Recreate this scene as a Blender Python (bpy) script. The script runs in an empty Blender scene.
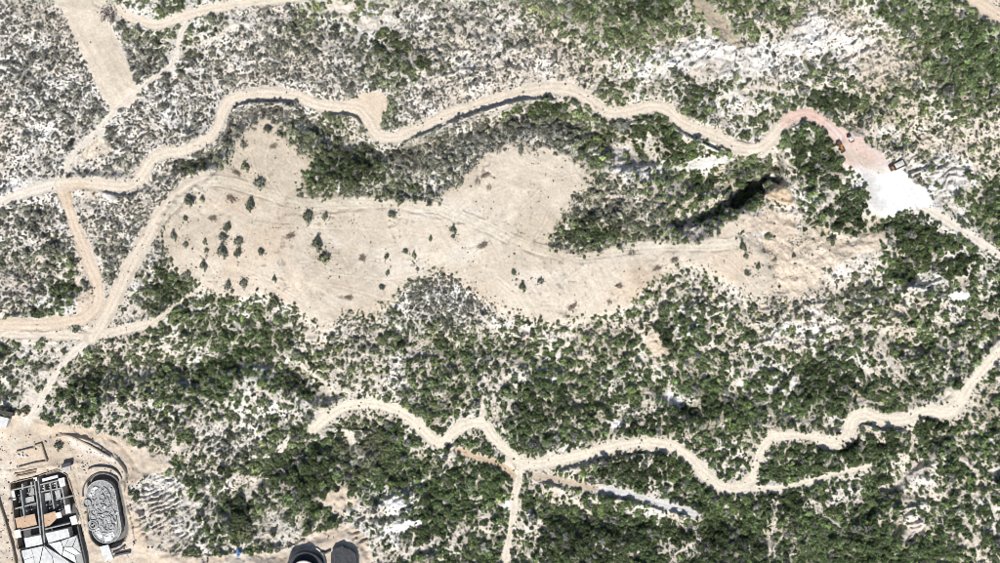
import bpy, math, random
import numpy as np
from mathutils import Vector, Matrix

# ------------------------------------------------------------------ camera, sky, sun, exposure
S = 0.6            # metres per photo pixel on the datum plane
H = 520.0          # drone height above the datum
PW, PH = 1000.0, 563.0
scene = bpy.context.scene
COL = scene.collection
cam_d = bpy.data.cameras.new('camera')
cam = bpy.data.objects.new('camera', cam_d)
COL.objects.link(cam)
cam.location = (0, 0, H)
cam.rotation_euler = (0, 0, 0)
cam_d.sensor_width = 36.0
cam_d.lens = 36.0 * H / (PW * S)
cam_d.clip_start = 1.0
cam_d.clip_end = 12000.0
scene.camera = cam
scene.cycles.filter_width = 0.9

SUN_EL = math.radians(52)
SUN_TO = Vector((-0.16, -1.0))           # ground direction towards the sun (south, a little west)
SUN_TO.normalize()
world = bpy.data.worlds.new('World'); scene.world = world
world.use_nodes = True
wn = world.node_tree; wn.nodes.clear()
sky = wn.nodes.new('ShaderNodeTexSky'); sky.sky_type = 'NISHITA'; sky.sun_disc = False
sky.sun_elevation = SUN_EL
sky.sun_rotation = math.atan2(SUN_TO.x, SUN_TO.y)
bg = wn.nodes.new('ShaderNodeBackground'); bg.inputs[1].default_value = 0.085
wo = wn.nodes.new('ShaderNodeOutputWorld')
wn.links.new(sky.outputs[0], bg.inputs[0]); wn.links.new(bg.outputs[0], wo.inputs[0])
sun_d = bpy.data.lights.new('sun', 'SUN'); sun_d.energy = 4.9; sun_d.angle = math.radians(0.53)
sun_d.color = (1.0, 0.975, 0.935)
sun = bpy.data.objects.new('sun', sun_d); COL.objects.link(sun)
sdir = Vector((SUN_TO.x * math.cos(SUN_EL), SUN_TO.y * math.cos(SUN_EL), math.sin(SUN_EL)))
sun.rotation_euler = sdir.to_track_quat('Z', 'Y').to_euler()
sun.location = sdir * 400
vs = scene.view_settings
vs.view_transform = 'Standard'; vs.look = 'None'; vs.exposure = 0.2; vs.gamma = 1.0
vs.use_curve_mapping = False

rng = np.random.default_rng(11)
random.seed(11)

# ------------------------------------------------------------------ small helpers
def tag(o, label, cat=None, group=None, kind=None):
    if label: o['label'] = label
    if cat: o['category'] = cat
    if group: o['group'] = group
    if kind: o['kind'] = kind
    return o

def smooth(e0, e1, x):
    t = np.clip((x - e0) / (e1 - e0), 0, 1)
    return t * t * (3 - 2 * t)

def vnoise(x, y, seed):
    xi = np.floor(x).astype(np.int64); yi = np.floor(y).astype(np.int64)
    fx = x - xi; fy = y - yi
    fx = fx * fx * (3 - 2 * fx); fy = fy * fy * (3 - 2 * fy)
    def h(a, b):
        n = (a * 374761393 + b * 668265263 + seed * 1442695041) & 0xffffffff
        n = ((n ^ (n >> 13)) * 1274126177) & 0xffffffff
        return ((n ^ (n >> 16)) & 0xffff) / 65535.0
    a = h(xi, yi); b = h(xi + 1, yi); c = h(xi, yi + 1); d = h(xi + 1, yi + 1)
    return (a * (1 - fx) + b * fx) * (1 - fy) + (c * (1 - fx) + d * fx) * fy

def fbm(x, y, wl, octv, seed, gain=0.5):
    s = 0; a = 1; t = 0
    for i in range(octv):
        s = s + a * vnoise(x / wl + 17.3 * i, y / wl + 9.1 * i, seed + i)
        t += a; a *= gain; wl *= 0.5
    return s / t          # 0..1

def seg_dist(px, py, pts, pad=None):
    if pad is not None:
        xs = [p[0] for p in pts]; ys = [p[1] for p in pts]
        m = (px > min(xs) - pad) & (px < max(xs) + pad) & (py > min(ys) - pad) & (py < max(ys) + pad)
        d = np.full(px.shape, float(pad)); s_ = np.ones(px.shape)
        if m.any(): d[m], s_[m] = seg_dist(px[m], py[m], pts)
        return d, s_
    return _seg_dist(px, py, pts)

def _seg_dist(px, py, pts):
    """distance to a polyline and signed side (positive = right-hand/lower side in image), arrays"""
    best = np.full(px.shape, 1e9); side = np.zeros(px.shape)
    for (x0, y0), (x1, y1) in zip(pts[:-1], pts[1:]):
        dx, dy = x1 - x0, y1 - y0
        L2 = dx * dx + dy * dy + 1e-9
        t = np.clip(((px - x0) * dx + (py - y0) * dy) / L2, 0, 1)
        d = np.hypot(px - x0 - t * dx, py - y0 - t * dy)
        m = d < best
        sg = np.sign((px - x0) * (-dy) + (py - y0) * dx)
        side = np.where(m, sg, side); best = np.where(m, d, best)
    return best, side

def in_poly(px, py, poly):
    r = np.zeros(px.shape, bool); n = len(poly)
    for i in range(n):
        x0, y0 = poly[i]; x1, y1 = poly[(i + 1) % n]
        c = ((y0 > py) != (y1 > py)) & (px < (x1 - x0) * (py - y0) / ((y1 - y0) or 1e-9) + x0)
        r ^= c
    return r

def poly_sd(px, py, poly):
    """signed distance to polygon edge, negative inside"""
    xs = [p[0] for p in poly]; ys = [p[1] for p in poly]; pad = 60
    m = (px > min(xs) - pad) & (px < max(xs) + pad) & (py > min(ys) - pad) & (py < max(ys) + pad)
    r = np.full(px.shape, float(pad)); a, b = px[m], py[m]
    d, _ = _seg_dist(a, b, list(poly) + [poly[0]])
    r[m] = np.where(in_poly(a, b, poly), -d, d)
    return r

def catmull(pts, n=4):
    P = [pts[0]] + list(pts) + [pts[-1]]
    out = []
    for i in range(1, len(P) - 2):
        p0, p1, p2, p3 = [np.array(P[k], float) for k in (i - 1, i, i + 1, i + 2)]
        for k in range(n):
            t = k / n
            out.append(tuple(0.5 * ((2 * p1) + (-p0 + p2) * t + (2 * p0 - 5 * p1 + 4 * p2 - p3) * t * t + (-p0 + 3 * p1 - 3 * p2 + p3) * t ** 3)))
    out.append(tuple(pts[-1]))
    return out

# ------------------------------------------------------------------ survey of the place, in map pixels of 0.6 m
ROADS = [
 # name, label, width px, colour key, points
 ('upper', 'long winding sandy track along the ravine in the upper half', 12.2, 'sand',
  [(60,184),(90,184),(115,187),(133,184),(143,174),(151,161),(165,153),(185,150),(205,141),(217,128),(223,111),(233,99),(252,95),(276,94),(298,97),(318,105),(338,108),(358,110),(368,122),(376,134),(392,138),(418,129),(450,114),(485,103),(512,95),(545,89),(570,90),(588,100),(608,113),(630,112),(650,107),(667,110),(682,123),(702,131),(720,138),(736,147),(755,148),(770,140),(785,123),(802,114),(820,120),(838,137)]),
 ('west', 'pale track leaving the left edge under the north-west scrub', 11, 'pale',
  [(-110,238),(-30,216),(0,203),(22,194),(45,187),(62,184)]),
 ('left', 'tan track curving down along the left side to the edge', 12.5, 'tan',
  [(62,187),(67,203),(73,222),(80,240),(88,262),(97,284),(98,303),(88,316),(70,322),(40,325),(0,325),(-110,326)]),
 ('haul', 'wide graded haul road from the clearing down to the left', 15.5, 'sand',
  [(235,182),(212,180),(193,185),(175,199),(160,217),(145,240),(131,264),(119,290),(105,318),(92,338)]),
 ('lowleft', 'straight sandy track along the lower left to the edge', 9, 'sand',
  [(-110,333),(0,334),(50,335),(95,336),(128,329),(153,324)]),
 ('lowleft2', 'narrow sandy lane climbing to the clearing', 3.2, 'sand',
  [(153,324),(165,314),(180,302),(202,288)]),
 ('siteroad', 'pale dirt track descending towards the building site', 6.5, 'pale',
  [(93,338),(75,352),(58,370),(48,388),(36,408),(26,425)]),
 ('topleft', 'sandy track winding along the top left edge', 9, 'sand',
  [(97,1),(120,12),(140,21),(158,25),(182,17),(212,9),(255,2),(320,-6),(420,-24)]),
 ('topleft2', 'narrow footpath descending from the top left track', 4.2, 'pale',
  [(187,20),(179,38),(174,62),(160,74),(140,88),(122,103),(100,127),(82,145),(70,158),(66,170)]),
 ('southA', 'cream dirt road zigzagging along the lower half', 11.2, 'cream',
  [(312,431),(328,417),(345,407),(372,404),(392,409),(412,420),(438,443),(455,431),(480,423),(492,437),(508,452),(525,464),(560,460),(600,451),(640,443),(668,446),(688,457),(704,474),(722,487),(742,488),(752,478)]),
 ('southB', 'cream dirt road climbing to the right edge', 11.5, 'cream',
  [(814,437),(833,443),(846,434),(853,418),(866,414),(882,420),(905,420),(928,411),(944,414),(960,404),(970,386),(984,369),(1003,349),(1040,320),(1110,290)]),
 ('southC', 'ragged cream road linking the lower loop to the right road', 7, 'cream',
  [(752,478),(757,463),(762,448),(774,439),(792,437),(814,437)]),
 ('spur', 'narrow cream path going down to the bottom edge', 7, 'cream',
  [(520,462),(518,482),(514,500),(511,530),(505,560),(500,600),(496,650)]),
 ('branch', 'thin sandy path branching right below the lower road', 5.0, 'cream',
  [(745,489),(775,489),(800,484),(838,474),(870,467)]),
 ('orangepath', 'short orange-brown earth track beside the road junction', 6.5, 'orange',
  [(458,451),(484,460),(499,464),(514,476)]),
 ('greypath', 'grey-brown earth track sinking into the lower wood', 6.5, 'brown',
  [(536,476),(565,482),(598,490)]),
 ('greypath2', 'grey rubble track ending in the lower wood', 7.5, 'grey',
  [(598,490),(618,492),(640,497),(668,506),(696,514)]),
 ('northeast', 'tan track crossing the top right corner', 13, 'tan',
  [(950,-22),(972,-3),(988,8),(1010,20),(1100,60)]),
 ('east', 'pale dirt road leaving the white apron to the right edge', 9, 'pale',
  [(921,206),(945,220),(968,235),(988,248),(1010,262),(1100,310)]),
]
ROADS = [(n, l, w, c, catmull(p)) for n, l, w, c, p in ROADS]
CLEARING = [(240,130),(262,117),(280,120),(286,135),(305,150),(313,160),(305,178),(303,193),(345,194),(400,196),(430,198),(450,186),(470,168),(490,150),(510,142),(530,143),(560,148),(575,157),(593,165),(592,185),(580,192),(570,215),(555,232),(558,246),(590,251),(630,240),(680,240),(705,236),(722,225),(742,214),(750,216),(742,232),(756,244),(768,262),(770,285),(755,301),(742,291),(728,277),(702,271),(685,267),(665,275),(642,293),(622,311),(600,318),(570,322),(550,325),(535,322),(505,312),(480,300),(460,283),(440,275),(425,278),(405,290),(395,302),(375,315),(345,319),(325,331),(305,318),(290,305),(260,296),(232,300),(208,291),(190,285),(172,270),(162,248),(156,232),(166,210),(186,190),(205,182),(222,166),(233,150)]
APRON = [(826,124),(853,132),(868,145),(884,158),(898,163),(906,170),(912,180),(923,186),(930,199),(926,207),(914,209),(900,211),(884,222),(872,213),(866,190),(860,170),(847,163),(836,150),(828,136)]
STRIP = [(57,-60),(96,-60),(99,0),(141,94),(133,103),(111,112),(104,101),(57,0)]
SITE = [(-110,452),(0,428),(14,412),(30,418),(60,426),(95,431),(118,438),(150,452),(168,468),(143,477),(128,487),(134,515),(147,545),(170,556),(215,556),(280,553),(310,534),(350,526),(368,540),(375,600),(375,660),(-110,660)]
TURN = [(336,105),(350,99),(364,93),(378,92),(387,98),(387,108),(381,120),(381,130),(388,139),(372,139),(363,128),(352,114)]
BARE = [
 (780,195,15,9,15,'orange2'),(772,252,22,15,0,'tan'),(788,228,14,10,0,'tan'),(818,262,22,10,-10,'ochre'),(866,240,18,8,-14,'tan'),(762,280,12,14,0,'tan'),(757,224,21,9,-25,'tan'),(848,251,40,11,-18,'ochre'),(800,278,26,15,0,'ochre'),(745,244,16,10,0,'tan'),
  # small bare patches: x, y, rx, ry, angle, colour key
 (778,436,15,6,10,'cream'),(318,424,9,5,-40,'cream'),(58,348,24,8,8,'pale'),(97,150,16,10,-40,'sand'),(72,162,12,10,0,'pale'),
 (522,465,15,10,0,'cream'),(745,485,13,9,-20,'cream'),(950,403,15,13,-40,'cream'),(903,418,14,8,0,'cream'),(862,416,12,8,0,'cream'),(832,442,14,8,0,'cream'),(716,22,36,8,47,'dry'),(340,10,20,8,0,'pale'),(372,22,14,9,0,'pale'),
 (150,463,22,11,0,'sand'),(757,462,3,14,10,'cream'),(482,408,3,14,0,'pale'),(30,398,16,7,-50,'pale'),(88,305,12,14,20,'tan'),
 (870,238,24,7,-14,'tan'),(655,345,7,16,-25,'tan'),(905,478,20,4,-40,'pale'),(912,528,10,10,0,'pale'),(700,165,36,5,-12,'broken'),
 (960,298,13,7,0,'white'),(340,500,18,14,-20,'tan'),(250,492,4,14,30,'pale'),(283,449,3,10,25,'pale'),(430,480,4,3,0,'pale'),
 (455,455,4,3,0,'grey'),(92,192,4,6,0,'tan'),(395,505,16,10,0,'white'),(400,528,22,6,-10,'white'),(512,505,8,6,0,'white'),(355,445,5,22,-35,'pale'),
 (868,372,9,5,-20,'pale'),(862,402,9,4,0,'pale'),(732,388,12,4,-50,'pale'),(672,398,14,7,40,'white'),(618,425,10,5,-10,'white')]
CRACKS = [ # thin bare rills through the vegetation (points, width)
 ([(897,500),(890,515),(905,540),(918,532)],3),([(910,478),(925,468),(935,455)],4),([(960,515),(972,535),(980,563)],4),([(955,533),(968,545)],4),
 ([(990,500),(1000,520)],3),([(812,500),(825,515),(838,525)],3),([(660,545),(685,550),(700,530)],2.5),([(772,500),(775,530),(768,560)],2.5),
 ([(955,455),(975,475),(972,500)],3),([(900,455),(905,462),(912,445),(920,444)],2.5),([(405,555),(430,545),(470,530),(490,532)],3.2),([(403,540),(404,556)],4),
 ([(0,380),(15,392),(45,372)],3),([(215,470),(250,440),(290,420)],2.5),([(255,385),(290,405),(330,400)],3),([(300,362),(320,380),(335,395)],3),
 ([(560,492),(590,512)],3),([(690,75),(720,60)],3),([(165,58),(200,45),(240,22)],3.2),([(845,180),(830,200),(815,210)],5),([(735,300),(760,330),(800,345)],4),
 ([(245,150),(232,166),(214,176)],5),([(715,100),(760,88),(790,95)],5),([(905,380),(880,345),(900,310)],4),([(870,250),(862,262)],5),([(935,262),(950,255),(960,250)],4)]
# vegetation cover (0 none .. 9 closed) and plant size / greenness per 20 px cell
V = """54400356664400455554666566788888886677767555788852
55440566666545666634666445667778887366432344578888
45550577666566776677665444545557773332323533578888
55555477556667666688755544444544333222454544578888
55566365555555665666554544334565445556666665677877
55566566555000678888543057888765578853675777665677
44465555566800787600788888888888993436508824665554
54433555508800685588888700007864699670379900554436
44344655785000068997887000000754388489848820035436
31232233730000000000870000000866445589727560006458
57763677730000000000000000000888666886427884002578
67662677600000000000000000088988853675265786997558
66772775600000000000000000000000000012443322897787
55672760870000000000000000000000150011444234589468
34675250880044300000787300000005640025546476666757
66751326877776400045777742300136666665444466556367
33300066688778744667777777665677497576464556676688
73750677577899866778788887766677388676466776766775
66368847999976887666876765767778667776668866678676
65478877679868886445788767788878689987668888889847
46578466686555675067888767888878757999876976744238
01775557764578880688575678888857787888777624578868
00110445555677898888866870060764667764588799998777
00000005556478987778886780036798788667888878656876
00000002565657888767678887045667678880287647853657
00000025774687888644678867578787478888877788856766
00000001467887686554788567489988876888778888846876
00000000146576652335565888489978767888778888988777
00000000000000000025778888389888888888888888988767"""
T = """32222566664422355555444344556666665666764356777653
33222566655544555544444334556666665666643335667776
22322455554444554466544434334555666343323423466777
33332455444433433466655333333445544333235444346677
33233344433322333345433433333455445555555554566676
33233333223334445555332255666666556655556665555665
33344433333344555444555444445667776445777755554444
33332433334455554455555444444666667766477766444345
33333342245555566776555444444655677766647755435445
32343333444445555555544444444766666666446655555567
44433333444445555555544444444666666667436777766567
44433333555555555555544444444677777666546667776567
55554443555555555555544444444444444433333333777766
44464445665555555555544444444444555533333444776677
33565555666655444444333333444445555534443444666666
55664455666655555455333333444456666554444455666666
55554456656666744445554455555566577656555556666666
55555566666688876555666666666566577666656566666666
44466655688886576555555555665666666666666666666666
55566666667877666555566666676666677776666666666666
55666666676555565556667766666666666677776666665557
55566665665556667677666666777766666677776666666667
55555555566555677777766666666666666666667777777777
55555556656556778777677666666777777666667777666666
55555556665556777776667776666666777766667777666666
55555566666667777755667766667777667777677777666666
55555555566777676555677766667777766677777777666666
55555555566666655555666777667777766677777777777766
55555555555555555556777777777777777777777777777766"""
Vg = np.array([[int(c) for c in r] for r in V.split('\n')], float)
Tg = np.array([[int(c) for c in r] for r in T.split('\n')], float)
assert Vg.shape == (29, 50) and Tg.shape == (29, 50), (Vg.shape, Tg.shape)

for _ in range(3):   # cells wholly on bare ground take their neighbours' cover: the bare masks do the cutting
    P0 = np.pad(Vg, 1, mode='edge'); nb = np.max([P0[a:a + 29, b:b + 50] for a in range(3) for b in range(3)], 0)
    Vg = np.where(Vg < 1, np.minimum(nb, 7), Vg)
def grid_at(g, px, py):
    x = np.clip(px / 20 - 0.5, 0, 48.999); y = np.clip(py / 20 - 0.5, 0, 27.999)
    xi = x.astype(int); yi = y.astype(int); fx = x - xi; fy = y - yi
    return (g[yi, xi] * (1 - fx) + g[yi, xi + 1] * fx) * (1 - fy) + (g[yi + 1, xi] * (1 - fx) + g[yi + 1, xi + 1] * fx) * fy

# ------------------------------------------------------------------ terrain grid
STEP = 1.2
fx = np.arange(-90, 1090.01, STEP); fy = np.arange(-70, 633.01, STEP)
out = np.array([6, 14, 28, 50, 90, 160, 300, 600, 1200, 2500, 5000.])
gx = np.concatenate([fx[0] - out[::-1], fx, fx[-1] + out]); gy = np.concatenate([fy[0] - out[::-1], fy, fy[-1] + out])
PX, PY = np.meshgrid(gx, gy)
NX, NY = len(gx), len(gy)
CTRL = [(50,50,12),(250,40,12),(450,40,10),(650,30,14),(850,30,16),(980,60,18),(100,185,6),(230,100,8),(380,130,6),(560,95,7),(740,145,4),(830,130,2),(900,195,2),(990,250,4),
 (200,230,6),(350,250,8),(520,230,8),(520,180,8.5),(620,265,7),(720,255,6),(820,260,3),(30,260,4),(100,330,3),(30,400,0),(60,500,-3),(110,500,-3),(170,520,1),
 (200,370,-2),(300,440,-4),(400,350,2),(560,380,0),(520,460,-5),(650,400,-3),(740,487,-8),(850,420,-8),(950,320,-1),(980,400,-6),(850,540,-14),(620,540,-12),(420,530,-7),(280,520,-6),(310,560,-7),(640,170,3),(450,160,5)]
num = np.zeros(PX.shape); den = np.full(PX.shape, 1e-12)
for x, y, z in CTRL:
    w = np.exp(-((PX - x) ** 2 + (PY - y) ** 2) / (2 * 62 ** 2)) + 1e-9 / (1 + ((PX - x) ** 2 + (PY - y) ** 2) * 1e-6)
    num += w * z; den += w
BASE = num / den
BASE += (fbm(PX, PY, 900, 3, 5) - 0.5) * 60 * smooth(120, 2500, np.maximum(np.maximum(-PX, PX - 1000), np.maximum(-PY, PY - 563)))

def ellipse(px, py, x, y, rx, ry, a):
    a = math.radians(a); c, s = math.cos(a), math.sin(a)
    dx, dy = px - x, py - y
    return np.hypot((dx * c + dy * s) / rx, (-dx * s + dy * c) / ry)

warp = (fbm(PX, PY, 14, 3, 31) - 0.5)
warp2 = (fbm(PX, PY, 5, 2, 47) - 0.5)
# masks -----------------------------------------------------------
road_id = np.full(PX.shape, -1, int); road_m = np.zeros(PX.shape); road_wide = np.zeros(PX.shape); road_lat = np.zeros(PX.shape)
for i, (n, l, w, c, pts) in enumerate(ROADS):
    xs = [p[0] for p in pts]; ys = [p[1] for p in pts]
    ix0, ix1 = np.searchsorted(gx, [min(xs) - 30, max(xs) + 30]); iy0, iy1 = np.searchsorted(gy, [min(ys) - 30, max(ys) + 30])
    sl = (slice(iy0, iy1), slice(ix0, ix1))
    d, sd = seg_dist(PX[sl], PY[sl], pts)
    wv = w / 2 * (1 + 0.7 * warp[sl] * (1.5 if n.startswith('south') else 1)) + 2.6 * warp2[sl]
    m = 1 - smooth(-0.6, 1.2, d - wv)
    up = m > road_m[sl]
    road_id[sl] = np.where(up & (m > 0.5), i, road_id[sl])
    road_lat[sl] = np.where(up, d * sd, road_lat[sl])
    road_m[sl] = np.maximum(road_m[sl], m)
    road_wide[sl] = np.maximum(road_wide[sl], 1 - smooth(w / 2 + 1, w / 2 + 9, d))
sd_clear = poly_sd(PX, PY, catmull(CLEARING + [CLEARING[0]], 3)[:-1]) + 7 * warp + 6 * warp2
clear_m = 1 - smooth(-1, 1.5, sd_clear)
sd_ap = poly_sd(PX, PY, APRON) + 9 * warp + 5 * warp2
ap_m = 1 - smooth(-1, 1, sd_ap)
sd_strip = poly_sd(PX, PY, STRIP) + 4 * warp + 3 * warp2
strip_m = 1 - smooth(-1, 1.5, sd_strip)
sd_site = poly_sd(PX, PY, SITE) + 5 * warp + 2 * warp2
site_m = 1 - smooth(-1, 2, sd_site)
sd_turn = poly_sd(PX, PY, catmull(TURN + [TURN[0]], 3)[:-1]) + 2 * warp2
turn_m = 1 - smooth(-1, 1.5, sd_turn)
bare_m = np.zeros(PX.shape); bare_k = {}
for x, y, rx, ry, a, k in BARE:
    e = ellipse(PX, PY, x, y, rx, ry, a) + warp * 1.3 + warp2 * 0.6
    m = 1 - smooth(0.75, 1.1, e)
    bare_m = np.maximum(bare_m, m); bare_k[k] = np.maximum(bare_k.get(k, 0), m)
crack_m = np.zeros(PX.shape)
for pts, w in CRACKS:
    d, _ = seg_dist(PX + warp * 8, PY + warp2 * 6, catmull(pts, 3), 20)
    crack_m = np.maximum(crack_m, 1 - smooth(w * 0.35, w * 0.75, d))
cream_m = np.where(road_wide > 0.02, bare_k['cream'], 0)
flat = np.maximum.reduce([road_m, clear_m, ap_m, strip_m, turn_m, cream_m])
soft = np.maximum.reduce([road_wide, 1 - smooth(-1, 8, sd_clear), 1 - smooth(-1, 6, sd_ap), 1 - smooth(-1, 6, sd_turn), 1 - smooth(-1, 8, sd_strip)])
# relief ----------------------------------------------------------
Hh = BASE.copy()
fine = (fbm(PX, PY, 110, 3, 3) - 0.5) * 9 + (fbm(PX, PY, 26, 3, 8) - 0.5) * 4.2
rough = (np.abs(fbm(PX + 12 * warp, PY, 11, 3, 21) - 0.5) * -5.0) + (fbm(PX, PY, 4, 2, 63) - 0.5) * 1.1
GULLIES = [([(205,150),(228,128),(250,106),(285,108),(320,124),(350,140),(400,152),(440,138),(490,122),(540,112),(590,128),(630,150),(680,172),(720,182)], 9, 15),
 ([(760,160),(778,178),(745,192),(712,208),(680,222)], 6, 10), ([(878,224),(860,234),(840,242)], 3.5, 11),
 ([(90,372),(150,366),(205,370),(250,352),(285,368),(325,392)], 6, 14), ([(225,505),(262,478),(305,446),(330,440),(385,440)], 5, 13),
 ([(868,508),(905,472),(935,440)], 6, 10), ([(395,478),(440,450),(460,440)], 4, 10), ([(900,520),(915,535)], 5, 9), ([(650,380),(690,410)], 5, 8), ([(905,272),(935,285)], 6, 8),
 ([(430,350),(500,345),(560,360)], 3, 14), ([(820,345),(870,330),(920,345)], 4, 10), ([(560,510),(640,520),(700,515),(760,540)], 5, 16), ([(880,90),(850,130)], 5, 9), ([(800,60),(850,52)], 4, 8)]
gul = np.zeros(PX.shape)
for pts, dep, w in GULLIES:
    d, _ = seg_dist(PX + 10 * warp, PY + 10 * warp, catmull(pts, 3), 60)
    gul = np.maximum(gul, dep * np.exp(-(d / w) ** 2))
SCARPS = [ # polyline, drop on the image-upper side, fall-off px
 ([(668,227),(681,231),(700,224),(719,216),(736,209),(753,196),(762,193),(765,186),(771,182),(784,185)], 14, 24),
 ([(872,230),(886,231),(900,224)], 7, 10), ([(62,437),(75,436),(88,442),(100,450),(112,457)], 3.0, 14), ([(640,163),(655,166)], 5, 10), ([(735,150),(760,160),(775,158)], 4, 12),
 ([(895,538),(915,545)], 6, 12), ([(900,282),(930,290)], 6, 12), ([(440,452),(452,446)], 5, 10), ([(890,345),(920,352),(940,348)], 4, 10)]
for pts, dr, fo in SCARPS:
    pc = catmull(pts, 3)
    d, sd = seg_dist(PX + 9 * warp + 6 * warp2, PY + 9 * warp + 5 * warp2, pc, 90)
    xs = [p[0] for p in pc]
    endf = smooth(-2, 14, PX - min(xs) + 14 * warp) * smooth(-2, 8, max(xs) - PX) * (0.45 + 1.0 * smooth(0.3, 0.65, fbm(PX, PY, 24, 3, 98)))
    upper = sd < 0
    Hh -= dr * np.where(upper, smooth(0, 1.6, d) * np.exp(-(d / fo) ** 2), 0) * endf * (1 - 0.9 * road_m)
BANKS = [([(230,110),(243,103),(262,101),(285,102),(297,107),(306,116)],4.5,13),([(326,119),(338,112),(350,111),(358,115),(363,123)],4,10),([(412,138),(440,126),(470,115),(500,104),(522,99),(558,99)],5,14),
 ([(100,190),(110,193),(120,195.5),(134,193),(150,185)],2.6,9),([(590,113),(606,122),(632,121),(655,116)],3,12),([(672,125),(690,136),(712,146),(730,156)],5,12),([(327,427),(349,428),(375,431),(400,434)],3.4,9),([(428,449),(441,453),(458,440)],3.5,9),
 ([(560,470),(600,461),(640,453),(664,456)],3,10),([(820,449),(836,453),(858,446),(862,424),(884,430),(908,430)],4,12),([(598,495),(640,503),(668,512)],3,8),([(538,482),(565,487)],2,6),([(668,514),(672,511),(682,512),(690,517)],3.5,7),([(790,128),(804,122),(818,127)],3,10)]
for pts, hg, fo in BANKS:
    pc = catmull(pts, 3)
    d, sd = seg_dist(PX + 2 * warp2, PY + 2 * warp2, pc, 40)
    xs = [p[0] for p in pc]
    endf = smooth(-2, 6, PX - min(xs)) * smooth(-2, 6, max(xs) - PX)
    Hh += np.where(sd > 0, hg * smooth(0, 1.5, d) * np.exp(-(d / fo) ** 2), 0) * endf * (0.7 + 0.6 * fbm(PX, PY, 20, 2, 93)) * (1 - road_m) * (1 - clear_m)
Hh += 3.0 * (1 - smooth(0.5, 1.0, ellipse(PX, PY, 781, 196, 17, 11, 15) + warp + .6 * warp2))
nat = fine - gul + rough
nat_soft = (fbm(PX, PY, 160, 2, 3) - 0.5) * 5
Hh += nat * (1 - soft) + nat_soft * soft
# the graded clearing stands a little proud of the scrub, tracks are slightly sunken
Hh += 1.2 * (1 - smooth(-4, 2, sd_clear)) - 0.35 * road_m * (1 - clear_m)
Hh += (fbm(PX, PY, 9, 3, 77) - 0.5) * 0.5 * clear_m + (fbm(PX, PY, 3, 1, 78) - 0.5) * 0.12 * clear_m
# small scarps and windrows pushed up on the clearing
for pts, hgt, wd in [([(300,214),(330,212),(370,209),(400,210),(430,215),(460,223)], 0.9, 1.2), ([(522,248),(545,257),(575,262),(600,260)], 0.6, 1.1), ([(303,196),(350,193),(400,196),(432,198)], 0.7, 1.3),
                     ([(163,222),(178,208),(190,194)], 0.8, 1.0), ([(0,330),(40,330),(92,332)], 0.9, 1.3), ([(630,300),(650,286),(668,276)], 0.5, 1.2), ([(405,290),(380,305),(360,312)], 0.6, 1.2),
                     ([(470,248),(488,243)], 0.8, 1.2), ([(383,213),(395,211),(405,212)], 1.2, 1.6), ([(390,226),(402,217)], 0.9, 1.4), ([(340,296),(358,300)], 0.9, 1.5), ([(265,148),(280,144)], 0.9, 1.5), ([(485,170),(493,176)], 0.8, 1.4), ([(648,272),(668,262)], 0.5, 1.6)]:
    pc = catmull(pts, 3); d, sd = seg_dist(PX + 3 * warp2, PY + 3 * warp2, pc, 15)
    bk = smooth(0.36, 0.6, fbm(PX, PY, 14, 3, 91)); Hh -= 0.9 * hgt * np.exp(-(d / wd) ** 2) * bk; Hh += 0.25 * hgt * np.exp(-((d - 2.4) / 1.5) ** 2) * (sd > 0) * bk
# ribbed, eroded marl slopes
def ribs(x, y, rx, ry, a, ang, sp, amp):
    global Hh
    e = (1 - smooth(0.7, 1.1, ellipse(PX, PY, x, y, rx, ry, a) + warp * 0.7)) * (1 - soft)
    t = math.radians(ang)
    ph = ((PX - x) * math.sin(t) + (PY - y) * math.cos(t)) / sp + 1.9 * warp + 0.7 * warp2
    Hh += e * amp * (np.abs(np.mod(ph, 1) - 0.5) * 2 - 0.5) * (0.5 + fbm(PX, PY, 12, 2, 14))
    return e
crag = np.zeros(PX.shape)
for x, y, rx, ry, a in [(700,58,75,24,-8),(820,42,50,34,-15),(900,175,60,36,-25),(655,168,56,18,-10),(868,60,34,36,0),(815,205,26,24,0),(910,525,24,30,10),(480,60,80,36,0),(690,320,60,30,0),(800,330,70,26,0),(390,510,50,34,-20),(930,285,34,20,0),(570,150,40,20,0),(870,320,70,30,0),(600,205,30,26,0)]:
    crag = np.maximum(crag, 1 - smooth(0.4, 1.1, ellipse(PX, PY, x, y, rx, ry, a) + warp))
crag *= (1 - soft)
ca_, sa_ = math.cos(0.5), math.sin(0.5); U_ = PX * ca_ - PY * sa_; V_ = PX * sa_ + PY * ca_
rdg = 1 - 2 * np.abs(fbm(U_ / 2.2 + 6 * warp, V_ + 6 * warp, 11, 4, 201, 0.55) - 0.5)
Hh += crag * (smooth(0.72, 1.0, rdg) * 3.2 + (fbm(PX, PY, 7, 3, 205) - 0.5) * 2.6)
rib_m = np.zeros(PX.shape)
for a in [(154,506,27,33,25,27,5.2,2.6),(182,532,24,18,-35,42,5.6,2.4),(352,545,20,20,0,40,6,2.2),(195,510,25,12,-40,42,7,1.8),(890,175,34,22,-20,32,7,2.2),(935,180,30,28,-30,28,8,2.4),
          (815,38,34,26,-20,62,6,1.6),(690,60,60,22,-8,66,7,1.4),(745,62,40,18,-20,60,7,1.5),(868,60,28,26,0,55,6,1.6),(108,450,18,10,30,-40,5,1.8),(270,520,24,16,-30,55,6,1.2),(640,155,30,16,-15,65,8,1.8),(930,285,20,14,0,15,7,1.8)]:
    rib_m = np.maximum(rib_m, ribs(*a))
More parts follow.
